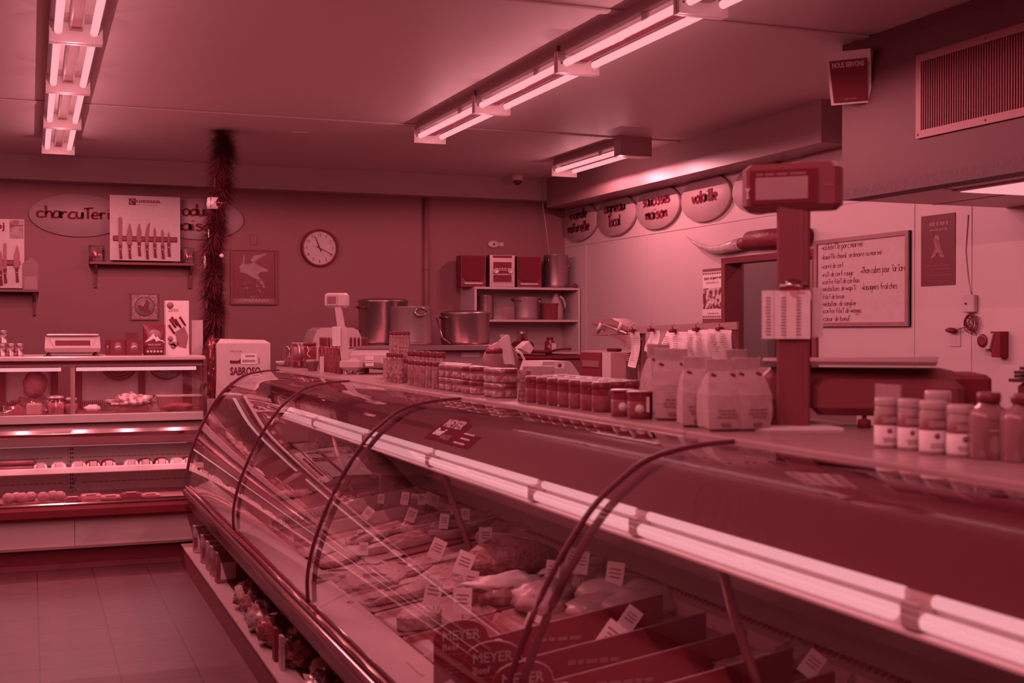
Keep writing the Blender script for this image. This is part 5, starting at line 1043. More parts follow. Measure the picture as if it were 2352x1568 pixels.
# pale packet, dark jar rows
t = item('mustard_packet', 'white printed packet between the tubs and the dark jars', 'packet', 1204, 1.55); MB().box(-.022, .022, -.012, .012, 0, .105, LBL, .003).build('packet', t); b = MB(); bars((0, -.0125, .05), .036, .07, 5, RX, UP, GREY, b); b.build('print', t)
t = item('mustard_packet', 'wide pale packet with shiny lids behind the dark jars', 'packet', 1240, 1.66); MB().box(-.06, .05, -.01, .02, 0, .115, M('pale_packet', .4, .5, 0, .22, 20), .003).build('packet', t)
p = jar_proto('preserve_jar', .028, .088, JG, LIDD, LBD, 'x', 'jar', .95, .22, 20)
row(p, (1226, 1251, 1276, 1301, 1327, 1354, 1381), 1.555, 'dark lidded jars front line', 'dark labelled jar with dark lid, %s from the left in the front line')
row(p, (1262, 1288, 1314, 1340, 1366, 1392, 1418), 1.625, 'dark lidded jars second line', 'dark jar behind the front line, %s from the left')
row(p, (1290, 1316, 1342, 1368, 1395, 1422, 1449), 1.69, 'dark lidded jars third line', 'dark jar of the rear line, %s from the left')
drop(p)
p = jar_proto('pate_tin', .034, .075, M('tin_black', .008, .35), LIDD, LBD, 'x', 'tin', 1.0, .1, 22)
for i, px in enumerate((1432, 1470)):
    o = copy_tree(p, (1.535, ly(px, 1.535), LZ), -.5, 'black tin with a pale round emblem, %s one beside the paper bags' % ('left', 'right')[i], 'black tins by the paper bags')
    e = MB().lathe((0, -.0355, .028), [(.012, 0), (.012, -.001)], PALE, 16, 'y').build('emblem', o); 
    MB().box(.018, .026, -.034, -.026, .02, .06, PALE).build('side_label', o)
drop(p)
# brown paper bags folded at the top
def paperbag(px, X, wpx, hpx, label, seed, lean=0):
    w2 = pxw(px, X, wpx)/2; h = pxw(px, X, hpx); t = item('paper_bag', label, 'bag', px, X, 'folded brown paper bags', rz=-YAW-.25+seed*.13); d = .05
    rnd = random.Random(seed); rings = []
    for f, sw, sd in ((0, .80, .7), (.04, .9, .95), (.25, 1, 1), (.5, 1.0, .92), (.68, .9, .6), (.8, .78, .22), (.84, .84, .12), (1, .86, .09)):
        jw = rnd.uniform(-.03, .03); ww = w2*(sw+jw); dd = d*sd
        rings.append([(-ww+lean*f*w2, -dd, h*f), (-ww*.3+lean*f*w2, -dd*1.08, h*f), (ww*.3+lean*f*w2, -dd*1.05, h*f), (ww+lean*f*w2, -dd*.95, h*f), (ww*1.02+lean*f*w2, 0, h*f+.004), (ww+lean*f*w2, dd, h*f), (-ww+lean*f*w2, dd, h*f), (-ww*1.02+lean*f*w2, 0, h*f+.003)])
    MB().loft(rings, KRAFT, True, False).build('bag_body', t)
    b = MB(); z = h*.80
    for s in (-.75, .55): b.tube([(s*w2*.85+lean*.8*w2, -.016, z), ((s+.28)*w2*.85+lean*.8*w2, -.016, z-.006)], .004, DARK, 6)
    b.build('clip', t)
    b = MB(); bars((0, -d*1.09, h*.25), w2*1.2, h*.14, 3, RX, UP, GREY, b, seed=seed); b.box(-.012, .012, -d*1.09-.001, -d*1.05, h*.08, h*.12, GREY); b.build('print', t)
paperbag(1545, 1.60, 86, 162, 'folded brown paper bag, leftmost and nearest the dark jars', 1, -.1)
paperbag(1597, 1.545, 78, 158, 'folded brown paper bag, second from the left', 2, .15)
paperbag(1652, 1.535, 84, 162, 'folded brown paper bag in the middle front with dark print', 3, .12)
paperbag(1512, 1.68, 60, 158, 'folded brown paper bag peeking out behind the leftmost one', 4, 0)
paperbag(1712, 1.60, 84, 164, 'folded brown paper bag, rightmost, behind the scale', 5, .05)
paperbag(1690, 1.76, 70, 160, 'folded brown paper bag standing behind the rightmost one', 6, 0)
# ---- white scale with pole (far)
X = 1.60; y = ly(795, X); dd = dist_at(795, X); k = dd/FPX
t = thing('pole_scale', 'white counter scale with a customer display on a pole', 'scale', (X, y, LZ), -YAW); 
IV = IVORY
b = MB(); b.box(-.03, .33, .0, .30, .035, .135, IV, .03); b.box(-.035, .09, -.02, .05, .02, .09, IV, .02); b.build('body', t)
MB().box(.03, .30, .02, .30, .138, .152, STEEL, .004).build('weighing_plate', t)
b = MB()
for fx_, fy in ((.0, .02), (.06, .02), (.26, .03), (.26, .25), (.0, .25)): b.lathe((fx_, fy, 0), [(.012, 0), (.012, .006), (.005, .01), (.005, .04)], ALU, 10)
b.build('feet', t)
P0 = Vector((-.0, .0, .075)); top = .365
b = MB(); b.loft([[(-.022, -.012, .06), (.024, -.012, .06), (.024, .02, .06), (-.022, .02, .06)], [(-.060, -.012, top), (-.025, -.012, top), (-.025, .02, top), (-.060, .02, top)]], IV, True, False); b.build('pole', t)
b = MB(); b.box(-.115, .01, -.015, .065, top-.002, top+.078, IV, .012); b.build('display_head', t)
MB().box(-.105, -.045, -.019, -.014, top+.010, top+.068, ALU).build('display_bezel', t); MB().box(-.1, -.052, -.0205, -.018, top+.018, top+.058, M('lcd', .14, .2)).build('display', t)
b = MB(); b.box(-.072, -.028, -.022, -.018, .155, .26, PAPER)
for q in range(5): b.box(-.067+q*.008, -.066+q*.008, -.0225, -.022, .16, .255, GREY)
b.box(-.02, .0, .0, .002, .165, .26, PAPER); b.build('price_list', t)
b = MB(); b.box(.105, .15, -.003, 0.001, .045, .10, PAPER); b.box(.108, .148, -.004, -.003, .075, .078, GREY); b.box(.108, .148, -.004, -.003, .064, .067, GREY); b.box(.19, .22, -.003, 0.001, .06, .085, PALE); b.build('sticker', t)
# ---- dark scale with pole (near right, out of focus)
X = 1.74; pc = onx(1822, 760, X); t = thing('pole_scale', 'dark counter scale with a large display on a thick pole, out of focus', 'scale', (pc.x, pc.y, LZ), -YAW-R(12))
kk = dist_at(1822, X)/FPX
SC = M('scale_dark', .045, .5, 0, .04, 10, spec=.25)
b = MB(); b.box(-.04, .04, -.02, .03, -.001, .56, SC, .006); b.box(.014, .022, -.0215, -.0, 0, .56, M('scale_groove', .04, .4)); b.build('pole', t)
def mm(p, Rz): return Rz @ Vector(p)
H0_ = (760-500)*kk+.237; H1_ = (760-372)*kk+.237
Hd = Matrix.Translation((0.0, 0, 0)) @ Matrix.Rotation(R(-10), 4, 'Z')
b = MB(); b.box(-.122, .115, -.03, .035, H0_+.015, H1_-.005, SC, .014); b.xf(Hd); b.build('display_head', t)
b = MB(); b.box(-.10, .062, -.034, -.029, H0_+.032, H1_-.022, M('display_glassface', -.03, .2)); b.xf(Hd); b.build('display_window', t)
b = MB(); b.box(-.086, .04, -.0355, -.033, H0_+.042, H1_-.040, M('lcd_pale', .26, .3)); b.xf(Hd); b.build('display_lcd', t)
b = MB()
for x0, x1 in ((-.084, -.068), (-.063, -.04), (-.035, -.008), (-.003, .036)): b.box(x0, x1, -.0355, -.034, H1_-.036, H1_-.030, GREY)
b.prism([(-.112, -.032, H0_+.072), (-.100, -.032, H0_+.072), (-.106, -.032, H0_+.058)], (0, -.001, 0), PALE); b.prism([(-.1075, -.032, H0_+.06), (-.1045, -.032, H0_+.06), (-.103, -.032, H0_+.046), (-.109, -.032, H0_+.046)], (0, -.001, 0), PALE); b.box(.078, .10, -.032, -.029, H0_+.07, H0_+.074, GREY); b.xf(Hd); b.build('display_print', t)
zA, zB = (760-778)*kk+.237, (760-668)*kk+.237
b = MB(); b.box(-.075, .04, -.034, -.03, zA, zB, PAPER)
for q in range(1, 4): b.box(-.075+q*.028, -.0745+q*.028, -.035, -.034, zA, zB, GREY)
for q in range(3): bars((-.06+q*.036, -.0345, (zA+zB)/2-.004), .012, zB-zA-.02, 13, RX, UP, GREY, b, seed=q)
b.box(.045, .07, -.02, -.018, zA+.004, zB+.006, PALE); b.build('price_list', t)
MB().blob((0, -.026, zB+.005), .035, .012, .022, CLEAR, 4, .3).build('tape', t)
b = MB(); b.box(-.075, .40, .04, .36, .045, .14, SC, .02); b.box(.04, .40, .0, .30, .03, .12, SC, .02); b.box(.36, .47, .06, .34, .04, .13, BLACK, .01); b.build('body', t)
b = MB(); b.loft([[(-.07, .02, .153), (.33, -.02, .153), (.37, .33, .158), (-.07, .36, .153)], [(-.075, .015, .163), (.335, -.025, .163), (.38, .335, .168), (-.075, .365, .163)]], ALU, True, False); b.build('weighing_plate', t)
b = MB()
for fx_, fy in ((-.045, .0), (.17, .03), (.36, .06), (-.04, .3), (.3, .3)): b.lathe((fx_, fy, 0), [(.016, 0), (.016, .02), (.006, .022), (.006, .05)], BLACK, 12)
b.build('feet', t)
tag(MB().prism([(1.60, pc.y+.18, LZ+.0005), (1.60, pc.y-.05, LZ+.0005), (1.80, pc.y-.12, LZ+.0005), (1.86, pc.y+.10, LZ+.0005)], (0, 0, .006), PAPER).build('paper_sheets'), 'white paper sheets lying under the dark scale', 'paper')
# ---- mustard and sauce bottles at the right edge
SB = M('squeeze_body', .36, .4, 0, .3, 10, coat=.3)
def squeeze(px, X, wpx, hpx, label, lbl=True):
    r = pxw(px, X, wpx)/2; h = pxw(px, X, hpx); t = item('condiment_jar', label, 'jar', px, X, 'pale condiment jars on the ledge')
    MB().lathe((0, 0, 0), [(r*.92, 0), (r, h*.02), (r, h*.68), (r*.93, h*.74), (r*.93, h*.78)], SB, 24).build('body', t)
    MB().lathe((0, 0, h*.78), [(r*.98, 0), (r*1.0, h*.02), (r*1.0, h*.10), (r*.93, h*.155)], M('cap_pale', .42, .3, 0, coat=.5), 24).build('cap', t)
    MB().lathe((0, 0, h*.06), [(r*1.004, 0), (r*1.012, .001), (r*1.012, h*.36), (r*1.004, h*.361)], PAPER, 24).build('label', t)
    MB().lathe((0, 0, h*.42), [(r*1.004, 0), (r*1.012, .001), (r*1.012, h*.22), (r*1.004, h*.221)], M('label_dark', .09, .5), 24).build('label_band', t)
    text('lettering', 'BEAVER', (0, -r*1.03, h*.53), h*.10, RX, UP, PALE, t, width=r*1.2, world=False, bold=.02)
    b = MB(); b.lathe((0, -r*1.012, h*.33), [(r*.22, 0), (r*.22, -.001)], GREY, 12, 'y'); bars((0, -r*1.012, h*.16), r*1.3, h*.1, 3, RX, UP, GREY, b, seed=px); b.build('print', t)
squeeze(2036, 1.62, 53, 124, 'pale capped condiment jar, leftmost of the four'); squeeze(2088, 1.63, 50, 126, 'pale capped condiment jar, second of the four'); squeeze(2143, 1.62, 60, 132, 'pale capped condiment jar, third and widest of the four'); squeeze(2207, 1.635, 62, 128, 'pale capped condiment jar, last of the four beside the flat flask')
squeeze(2155, 1.72, 60, 140, 'pale capped condiment jar standing behind the third one')
tag(MB().box(1.75, 1.755, ly(2068, 1.75), ly(2010, 1.75), LZ, LZ+.12, M('back_card', .22, .5)).build('shelf_card'), 'card standing behind the leftmost condiment jar', 'card')
def flask(px, X, wpx, hpx, label):
    w2 = pxw(px, X, wpx)/2; h = pxw(px, X, hpx); t = item('dressing_bottle', label, 'bottle', px, X, 'dressing bottles at the right edge'); rings = []
    for f, s in ((0, .92), (.03, 1), (.62, 1), (.72, .92), (.80, .5), (.86, .46)): rings.append([(w2*s*max(-1, min(1, 1.3*math.cos(a))), .03*s*math.sin(a), h*f) for a in [k*math.pi/10 for k in range(20)]])
    MB().loft(rings, M('dressing', .20, .2, 0, .16, 8, coat=.6), True).build('body', t); MB().lathe((0, 0, h*.86), [(w2*.56, 0), (w2*.58, h*.01), (w2*.58, h*.12), (w2*.5, h*.14)], LIDD, 20).build('cap', t)
    b = MB(); b.prism([(w2*.6*math.cos(R(a)), -.0312, h*.27+h*.26*math.sin(R(a))) for a in range(0, 360, 20)], (0, -.001, 0), M('dressing_label', .13, .5)); b.prism([(w2*.3*math.cos(R(a)), -.0325, h*.22+h*.14*math.sin(R(a))) for a in range(0, 360, 30)], (0, -.001, 0), M('dressing_label2', .26, .5)); bars((0, -.033, h*.44), w2*1.0, h*.04, 1, RX, UP, PALE, b); bars((0, -.031, h*.6), w2*.9, h*.06, 1, RX, UP, GREY, b, seed=4); b.build('label', t)
flask(2272, 1.66, 92, 152, 'squarish dressing bottle with a dark cap, left one'); flask(2352, 1.68, 98, 156, 'squarish dressing bottle cut by the right picture edge')
# dark printer at the very right behind
t = thing('label_printer', 'dark box with papers on top at the right picture edge', 'printer', (2.55, onx(2345, 850, 2.5).y, 1.0)); yy = t.location.y
MB().box(2.50, 2.75, yy-.2, yy+.02, 1.0, 1.31, BLACK, .01).build('body', t, True)
b = MB()
for q in range(4): b.box(2.49+.01*(q % 2), 2.72, yy-.19, yy+.035-.01*q, 1.311+q*.011, 1.320+q*.011, BULK)
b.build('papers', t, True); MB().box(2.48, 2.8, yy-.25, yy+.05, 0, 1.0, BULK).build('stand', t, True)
# ================================================================== WORK AREA BEHIND THE COUNTERS
SU = M('bookcase_white', .50, .45, 0, .46, 4)
UY = 10.8; ux0, ux1, uzt, uzm = 3.822, 4.89, 1.858, 1.555
t = thing('shelf_unit', 'open white shelf unit in the back corner', 'shelf', (4.35, UY, 0)); b = MB()
b.box(ux0, ux0+.022, UY, YB, .9, uzt, SU); b.box(ux1-.022, ux1, UY, YB, .9, uzt, SU); b.box(ux0+.02, ux1-.02, YB-.02, YB, .9, uzt, SU); b.build('side_panels', t, True)
for z in (uzt, uzm, 1.25): MB().box(ux0+.001, ux1-.001, UY-.002, YB-.021, z-.02, z, SU).build('shelf_board', t, True)
MB().box(ux0, ux1, UY+.02, YB, 0, .9, BULK).build('base_cabinet', t, True)
def uz(px, py, Y=UY+.1): return ony(px, py, Y)
def speaker(px0, px1, py, lab):
    Y = UY+.03; a = ony(px0, py, Y); c = ony(px1, py, Y); z0 = uzt; z1 = a.z; t = thing('stereo_speaker', lab, 'speaker', ((a.x+c.x)/2, Y, z0), R(-8), 'pair of stereo speakers'); w2 = (c.x-a.x)/2; h = z1-z0
    MB().box(-w2, w2, 0, .24, 0, h, M('speaker_wood', -.0, .5)).build('cabinet', t)
    MB().prism([(x*w2, -.001, z*h) for x, z in ((-.9, .97), (.9, .97), (.9, .33), (.6, .2), (-.6, .2), (-.9, .33))], (0, -.012, 0), M('speaker_grille', -.05, .9, spec=.1)).build('grille', t)
    MB().box(-w2*.75, w2*.75, -.01, 0, .02, h*.15, ALU, .004).build('silver_foot', t)
speaker(1060, 1115, 585, 'dark stereo speaker at the left end of the shelf unit'); speaker(1189, 1242, 588, 'dark stereo speaker between the stereo and the steel bucket')
Y = UY+.02; a = ony(1125, 585, Y); c = ony(1181, 655, Y); w2 = (c.x-a.x)/2; h = a.z-uzt
t = thing('mini_stereo', 'silver compact stereo with two round knobs', 'stereo', ((a.x+c.x)/2, Y, uzt), R(-6))
MB().box(-w2, w2, 0, .26, 0, h, DARK).build('body', t)
b = MB(); SIL = M('silver_plastic', .55, .3, .3)
b.box(-w2, w2, -.012, 0, 0, h, SIL, .004); b.box(-w2*.72, w2*.72, -.016, -.011, h*.42, h*.78, BLACK); b.box(-w2*.72, w2*.72, -.016, -.011, h*.16, h*.38, BLACK); b.box(-w2*.75, w2*.75, -.016, -.011, h*.91, h*.98, BLACK)
for q in range(5): b.box(-w2*.5+q*w2*.22, -w2*.36+q*w2*.22, -.018, -.0155, h*.56, h*.59, PALE)
b.box(-w2*.4, w2*.35, -.018, -.0155, h*.52, h*.535, PALE); b.box(-w2, w2, -.0135, -.011, h*.13, h*.14, GREY); b.box(-w2, w2, -.0135, -.011, h*.405, h*.41, GREY); b.build('front_panel', t)
for s in (-.52, .62): MB().lathe((s*w2, -.014, h*.5), [(.026, 0), (.026, -.018), (.018, -.02), (.016, -.017), (.003, -.017)], SIL, 20, 'y').build('knob', t)
def pot(px0, px1, ptop, Yc, zb, lab, m=STEEL, handles=True, kind='stock_pot', lid=False, rim=True, hp=.85, bail=False, dark=False, group=None):
    a = ony(px0, 760, Yc); c = ony(px1, 760, Yc); r = (c.x-a.x)/2*math.cos(math.atan2((a.x+c.x)/2, Yc)-0)*1.0; xc = (a.x+c.x)/2
    h = ony((px0+px1)/2, ptop, Yc-r*.6).z-zb; t = thing(kind, lab, 'pot', (xc, Yc, zb), 0, group)
    pr = [(r*.93, 0), (r*.985, .012), (r, .03), (r, h-.01), (r*1.03, h-.004), (r*1.03, h)]
    if not lid: pr += [(r*.985, h), (r*.97, h*.5), (r*.9, .01)]
    MB().lathe((0, 0, 0), pr, m, 36).build('body', t)
    if lid: b = MB(); b.lathe((0, 0, h), [(r*1.05, 0), (r*1.05, .008), (r*.9, .022), (r*.3, .03), (r*.28, .03)], m, 32); b.build('lid', t)
    if handles:
        for ang in (R(200), R(20)):
            d = Vector((math.cos(ang), math.sin(ang), 0)); n = Vector((-d.y, d.x, 0)); p = d*r; z = h*hp
            MB().tube([p+n*-.05+Vector((0, 0, z-.005)), p+d*.035+n*-.045+Vector((0, 0, z+.008)), p+d*.05+n*-.02+Vector((0, 0, z+.012)), p+d*.05+n*.02+Vector((0, 0, z+.012)), p+d*.035+n*.045+Vector((0, 0, z+.008)), p+n*.05+Vector((0, 0, z-.005))], .006, CHROME, 8).build('handle', t)
    if bail: MB().tube([Vector((r*math.cos(q), r*.3*math.sin(q)-r*.8, h*.9-math.sin(q)*r*1.1)) for q in [k*math.pi/10 for k in range(11)]], .004, CHROME, 6).build('handle', t)
    return t
pot(1248, 1305, 585, UY+.16, uzt, 'steel bucket with a thin bail handle on the shelf unit', handles=False, bail=True, kind='steel_bucket')
tag(MB().lathe((4.86, UY+.06, uzt), [(.01, 0), (.025, .01), (.025, .03), (.01, .045)], DARK, 14).build('door_stop'), 'small dark object at the right end of the shelf unit top', 'object')
pot(1097, 1134, 678, UY+.18, uzm, 'narrow tall tin pot on the middle shelf', handles=False, kind='tall_pot')
pot(1180, 1237, 682, UY+.16, uzm, 'wide aluminium pot with two handles on the middle shelf', ALU)
pot(1241, 1284, 696, UY+.14, uzm, 'small dark enamel pot on the middle shelf', M('enamel_dark', .02, .15, coat=.8), False, 'enamel_pot')
t = thing('plastic_jug', 'translucent pale plastic jug with a handle', 'jug', (4.70, UY+.14, uzm)); JM = M('jug_plastic', .34, .35, 0, .28, 5)
MB().lathe((4.70, UY+.14, uzm), [(.06, 0), (.07, .01), (.07, .12), (.05, .18), (.022, .235), (.02, .25)], JM, 24).build('body', t, True); MB().tube([(4.715, UY+.08, uzm+.225), (4.745, UY+.07, uzm+.20), (4.76, UY+.06, uzm+.15), (4.765, UY+.07, uzm+.11)], .012, JM, 10).build('handle', t, True); MB().lathe((4.70, UY+.14, uzm+.25), [(.024, 0), (.024, .02)], DARK, 16).build('cap', t, True)
t = thing('square_cover', 'clear square lid leaning on the middle shelf', 'lid', (4.22, UY+.1, uzm)); MB().box(4.14, 4.26, UY+.1, UY+.104, uzm, uzm+.13, CLEAR, .002).build('lid', t, True)
# lowest compartment
zb = 1.25
t = thing('food_processor', 'food processor with a clear bowl and dark base', 'food processor', (4.33, UY+.1, zb)); MB().box(4.25, 4.42, UY, UY+.18, zb, zb+.10, DARK, .02).build('base', t, True); MB().lathe((4.33, UY+.09, zb+.10), [(.05, 0), (.055, .09), (.05, .10)], CLEAR, 24).build('bowl', t, True); MB().lathe((4.34, UY+.09, zb+.10), [(.02, 0), (.012, .08)], DARK, 12).build('blade_shaft', t, True)
t = thing('supplement_jar', 'brown plastic jar with a pale label', 'jar', (4.62, UY+.1, zb)); MB().lathe((4.62, UY+.1, zb), [(.05, 0), (.052, .01), (.052, .09), (.03, .115), (.03, .12)], JG, 24).build('body', t, True); MB().lathe((4.62, UY+.1, zb+.12), [(.034, 0), (.034, .02)], DARK, 20).build('cap', t, True); MB().box(4.615, 4.66, UY+.045, UY+.05, zb+.02, zb+.085, PALE).build('label', t, True)
# black hob worktop in front of the unit, steel table with pots
t = thing('cooking_range', 'dark range top in front of the shelf unit', 'stove', (4.1, 10.4, 0)); MB().box(3.72, 4.85, 10.1, 10.75, 0, 1.20, M('range_steel', .12, .35, .5), .01).build('body', t, True)
b = MB(); b.box(3.70, 4.86, 10.08, 10.77, 1.20, 1.225, BLACK, .005)
for x in (3.9, 4.15, 4.45): b.tube([(x, 10.15, 1.24), (x, 10.6, 1.24)], .006, BLACK, 6)
b.build('hob_top', t, True)
t = thing('frying_pan', 'dark frying pan standing on the range', 'pan', (4.3, 10.3, 1.226)); MB().lathe((4.28, 10.3, 1.246), [(.09, 0), (.12, .03), (.115, .03), (.085, .006)], BLACK, 28).build('pan_body', t, True); MB().tube([(4.38, 10.25, 1.275), (4.46, 10.2, 1.29), (4.52, 10.17, 1.29)], .009, BLACK, 8).build('handle', t, True)
zs = 1.335
t = thing('steel_table', 'steel table carrying the big stock pots', 'table', (3.0, 10.0, 0)); MB().box(2.46, 3.68, 9.55, 10.7, zs-.045, zs, STEEL, .004).build('table_top', t, True)
for x, y in ((2.50, 9.62), (3.62, 9.62), (2.50, 10.62), (3.62, 10.62)): MB().tube([(x, y, 0), (x, y, zs-.045)], .02, ALU, 10).build('leg', t, True)
t = thing('oven_housing', 'pale metal housing beneath the pot table edge', 'oven', (3.25, 9.9, 0)); MB().box(2.9, 3.6, 9.65, 10.5, 0, zs-.05, M('housing_pale', .28, .4)).build('housing', t, True); MB().box(3.30, 3.46, 9.645, 9.65, 1.235, 1.272, PALE).build('rating_label', t, True)
pot(823, 936, 692, 10.22, zs, 'tallest stock pot, left one on the steel table', lid=True)
pot(896, 991, 704, 9.74, zs, 'stock pot with an oval loop handle in front of the tallest one', m=ALU, handles=False)
q = ony(965, 716, 9.56); lp = tag(MB().tube([(q.x+.052*math.cos(a), 9.565-.02*math.sin(a*.5), q.z+.032*math.sin(a)) for a in [k*.45 for k in range(15)]], .008, STEEL, 8).build('pot_handle'), None, None)
sp = [o for o in col.objects if o.get('label', '').startswith('stock pot with an oval')][0]; lp.location = -sp.location; lp.parent = sp
pot(1012, 1124, 720, 9.9, zs, 'wide low stock pot with a dark lid, right one on the steel table', lid=True)
tag(MB().tube([(3.12, 9.75, zs+.22), (3.16, 9.72, zs+.06), (3.22, 9.70, zs+.01)], [.006, .006, .006], CHROME, 6).build('ladle'), 'thin steel ladle between the two right hand pots', 'ladle')
# rounded white machine cover left of the pots
t = thing('machine_cover', 'rounded white machine cover behind the white scale', 'machine', (2.1, 9.4, 0)); a = ony(716, 800, 9.3); c = ony(833, 800, 9.3); zt = ony(770, 752, 9.3).z
b = MB(); pr = [(a.x, zt-.16), (a.x+.015, zt-.08), (a.x+.04, zt-.02), (a.x+.08, zt), (c.x-.08, zt), (c.x-.035, zt-.02), (c.x-.012, zt-.07), (c.x, zt-.16)]
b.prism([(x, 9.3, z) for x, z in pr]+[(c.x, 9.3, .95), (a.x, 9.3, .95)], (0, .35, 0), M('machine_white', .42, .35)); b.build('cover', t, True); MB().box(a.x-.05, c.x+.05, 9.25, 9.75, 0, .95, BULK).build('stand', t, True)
# slicer
sY = 6.78; q = ony(1172, 800, sY)
t = thing('meat_slicer', 'meat slicer with a tilted white guard plate', 'slicer', (q.x, sY, 1.0)); 
MB().box(q.x-.22, q.x+.3, sY-.1, sY+.3, 1.0, 1.12, CL, .03).build('base', t, True)
MB().lathe((q.x-.02, sY+.10, 1.27), [(.11, 0), (.115, .006), (.04, .02)], M('blade_dull', .2, .5, .3), 36, 'y').build('blade', t, True)
A = [ony(px, py, sY) for px, py in ((1146, 783), (1166, 768), (1178, 836), (1160, 836))]
MB().prism(A, (.0, .012, 0), CL).build('guard_plate', t, True)
A = [ony(px, py, sY+.05) for px, py in ((1165, 768), (1169, 768), (1184, 838), (1178, 838))]
MB().prism(A, (0, .12, 0), IVORY).build('thickness_plate', t, True)
h0, h1 = ony(1117, 806, sY), ony(1152, 806, sY); MB().tube([h0, h1], .017, DARK, 10).build('handle', t, True)
A = [ony(px, py, sY+.1) for px, py in ((1195, 800), (1215, 783), (1226, 800), (1218, 812))]
MB().prism(A, (0, .1, 0), CL).build('motor_cover', t, True)
b = MB(); b.tube([ony(px, py, sY+.02) for px, py in ((1185, 803), (1197, 812), (1204, 825), (1208, 840))], .008, PALE, 8); b.build('blade_ring', t, True)
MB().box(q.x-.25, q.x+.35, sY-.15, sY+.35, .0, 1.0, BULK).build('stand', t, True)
sy2 = 6.2; a = ony(1240, 830, sy2); c = ony(1336, 850, sy2)
t = thing('wrapping_scale', 'white sloped scale box with a round emblem behind the jars', 'scale', ((a.x+c.x)/2, sy2, 1.0)); b = MB(); b.prism([(a.x, sy2, 1.0), (c.x, sy2, 1.0), (c.x, sy2, a.z-.09), (c.x-.05, sy2, a.z-.02), (c.x-.07, sy2, a.z), (a.x+.02, sy2, a.z), (a.x, sy2, a.z-.05)], (0, .3, 0), CL); b.build('body', t, True)
b = MB(); e = ony(1285, 838, sy2-.001); b.box(e.x-.03, e.x+.03, sy2-.002, sy2, e.z-.02, e.z+.012, PAPER); b.lathe((e.x, sy2-.003, e.z), [(.012, 0), (.012, -.001)], GREY, 14, 'y'); b.build('label', t, True)
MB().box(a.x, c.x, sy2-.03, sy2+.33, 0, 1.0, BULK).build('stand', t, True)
# cabinets and paper rack
def wk(px, X): return onx(px, 760, X)
X = 3.35; y0 = wk(1333, X).y; y1 = wk(1386, X).y; yb = wk(1440, X).y
zt = onx(1360, 806, X).z
t = thing('label_machine', 'dark fronted machine beside the paper rack', 'machine', (X, (y0+y1)/2, 0)); MB().box(X, X+.5, yb+.02, y0, .0, zt, M('machine_grey', .16, .4), .006).build('body', t, True); MB().box(X-.005, X, y1+.02, y0-.01, .9, zt-.01, DARK).build('front_panel', t, True); MB().box(X-.01, X-.004, y1+.05, y0-.05, 1.22, 1.26, M('slot_grey', .1, .4)).build('paper_slot', t, True); MB().box(X-.008, X, y1-.12, y1, 1.0, zt-.005, CL).build('light_panel', t, True); MB().box(X+.04, X+.08, y1-.10, y1+.04, zt, zt+.02, BLACK, .005).build('top_lever', t, True)
X2 = 3.3; y2, y3 = wk(1442, X2).y, wk(1692, X2).y; za = onx(1442, 757, X2).z; zc = onx(1690, 748, X2).z
t = thing('paper_rack', 'metal rail rack with order sheets clipped to it', 'rack', (X2, (y2+y3)/2, 0))
MB().prism([(X2, y2, za-.025), (X2, y3, zc-.018), (X2, y3, zc+.02), (X2, y2, za+.018)], (.012, 0, 0), M('rail_metal', .26, .4, .2)).build('rail', t, True)
for px in (1475, 1686): q = wk(px, X2+.02); MB().box(X2+.012, X2+.035, q.y-.02, q.y+.02, .6, za, M('rail_post', .12, .4)).build('post', t, True)
MB().box(X2+.04, X2+.5, y3-.3, y2-.05, 0, 1.25, M('rack_cabinet', .22, .45)).build('cabinet', t, True)
MB().tube([onx(1440, 766, X2), onx(1385, 745, X2)], .008, ALU, 6).build('bracket', t, True)
t = thing('glass_shelf', 'slanted two tier clear shelf bracket left of the paper rack', 'shelf', (X2, y2+.2, 1.45)); A0 = [onx(px, py, X2) for px, py in ((1350, 740), (1354, 733), (1405, 731), (1442, 750), (1440, 757), (1404, 742))]
MB().prism(A0, (.10, 0, 0), M('shelf_metal', .2, .35, .3)).build('upper_plate', t, True); A0 = [onx(px, py, X2) for px, py in ((1360, 771), (1362, 763), (1425, 760), (1430, 767))]; MB().prism(A0, (.10, 0, 0), MATS['shelf_metal']).build('lower_plate', t, True)
for px in (1377, 1424): MB().tube([onx(px+4, 744, X2), onx(px-4, 762, X2)], .014, IVORY, 8).build('spacer', t, True)
MB().tube([onx(1398, 770, X2), onx(1446, 800, X2)], .004, GREY, 6).build('brace', t, True)
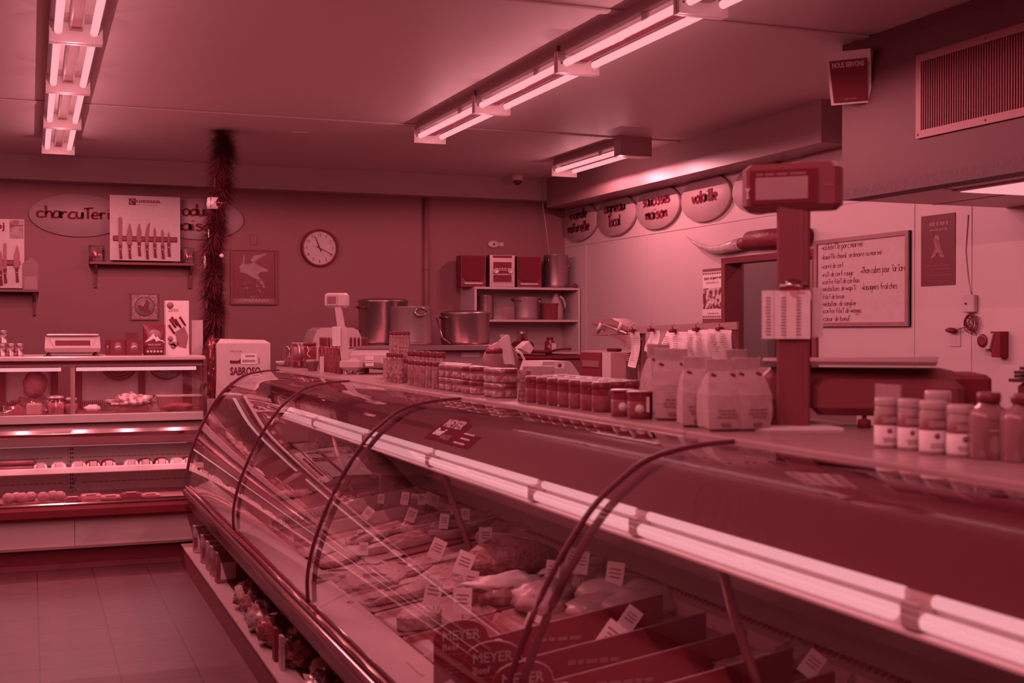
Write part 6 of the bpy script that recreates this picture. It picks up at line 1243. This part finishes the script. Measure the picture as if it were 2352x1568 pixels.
MB().prism([onx(px, py, X2+.02) for px, py in ((1356, 742), (1404, 744), (1444, 758), (1444, 800), (1398, 768))], (.003, 0, 0), CLEAR).build('clear_side', t, True)
SHM = M('order_sheet', .72, .7, 0, .62, 14)
def sheetp(p, i, lab):
    X = X2-.012-.004*(i % 3); pts = [onx(px, py, X) for px, py in p]; t = thing('order_sheet', lab, 'paper', pts[0], 0, 'order sheets clipped to the rack')
    b = MB(); n = len(pts)//2; top, bot = pts[:2], pts[2:]; rings = []
    for k in range(7):
        f = k/6; l = top[0].lerp(bot[1], f); r = top[1].lerp(bot[0], f); off = .018*math.sin(f*4+i)
        rings.append([l+Vector((off, 0, 0)), l.lerp(r, .5)+Vector((-.008+off, 0, 0)), r+Vector((off*.6, 0, 0))])
    b.loft(rings, SHM, False, True, closed=False); b.build('sheet', t, True)
    b = MB(); m = top[0].lerp(top[1], .5); dy = (top[0]-top[1]).length; hz = (top[0].z-bot[0].z)
    for s in (-.22, .22): bars((X-.026, m.y+s*dy, m.z-hz*.45), dy*.3, hz*.7, 14, RWY, UP, M('faint_print', .3, .6), b, seed=i*5+int(s*10))
    b.build('printed_lines', t, True)
    MB().box(X-.03, X+.004, m.y-.018, m.y+.018, m.z-.006, m.z+.014, BLACK, .004).build('clip', t, True)
    MB().tube([(X-.01, m.y, m.z+.012), (X-.02, m.y-.008, m.z+.028), (X-.005, m.y-.012, m.z+.04)], .0025, CHROME, 5).build('hook', t, True)
for i, (p, lab) in enumerate(((((1444, 759), (1469, 762), (1463, 845), (1446, 840)), 'long narrow receipt, leftmost on the rack'), (((1487, 759), (1512, 759), (1513, 808), (1486, 806)), 'short narrow receipt, second on the rack'), (((1526, 760), (1574, 762), (1573, 862), (1522, 820)), 'wide order sheet, third on the rack'), (((1580, 758), (1628, 757), (1630, 835), (1578, 835)), 'wide order sheet in a sleeve, fourth on the rack'), (((1632, 755), (1684, 758), (1682, 842), (1626, 835)), 'wide ruled order sheet in a sleeve, rightmost on the rack'))): sheetp(p, i, lab)
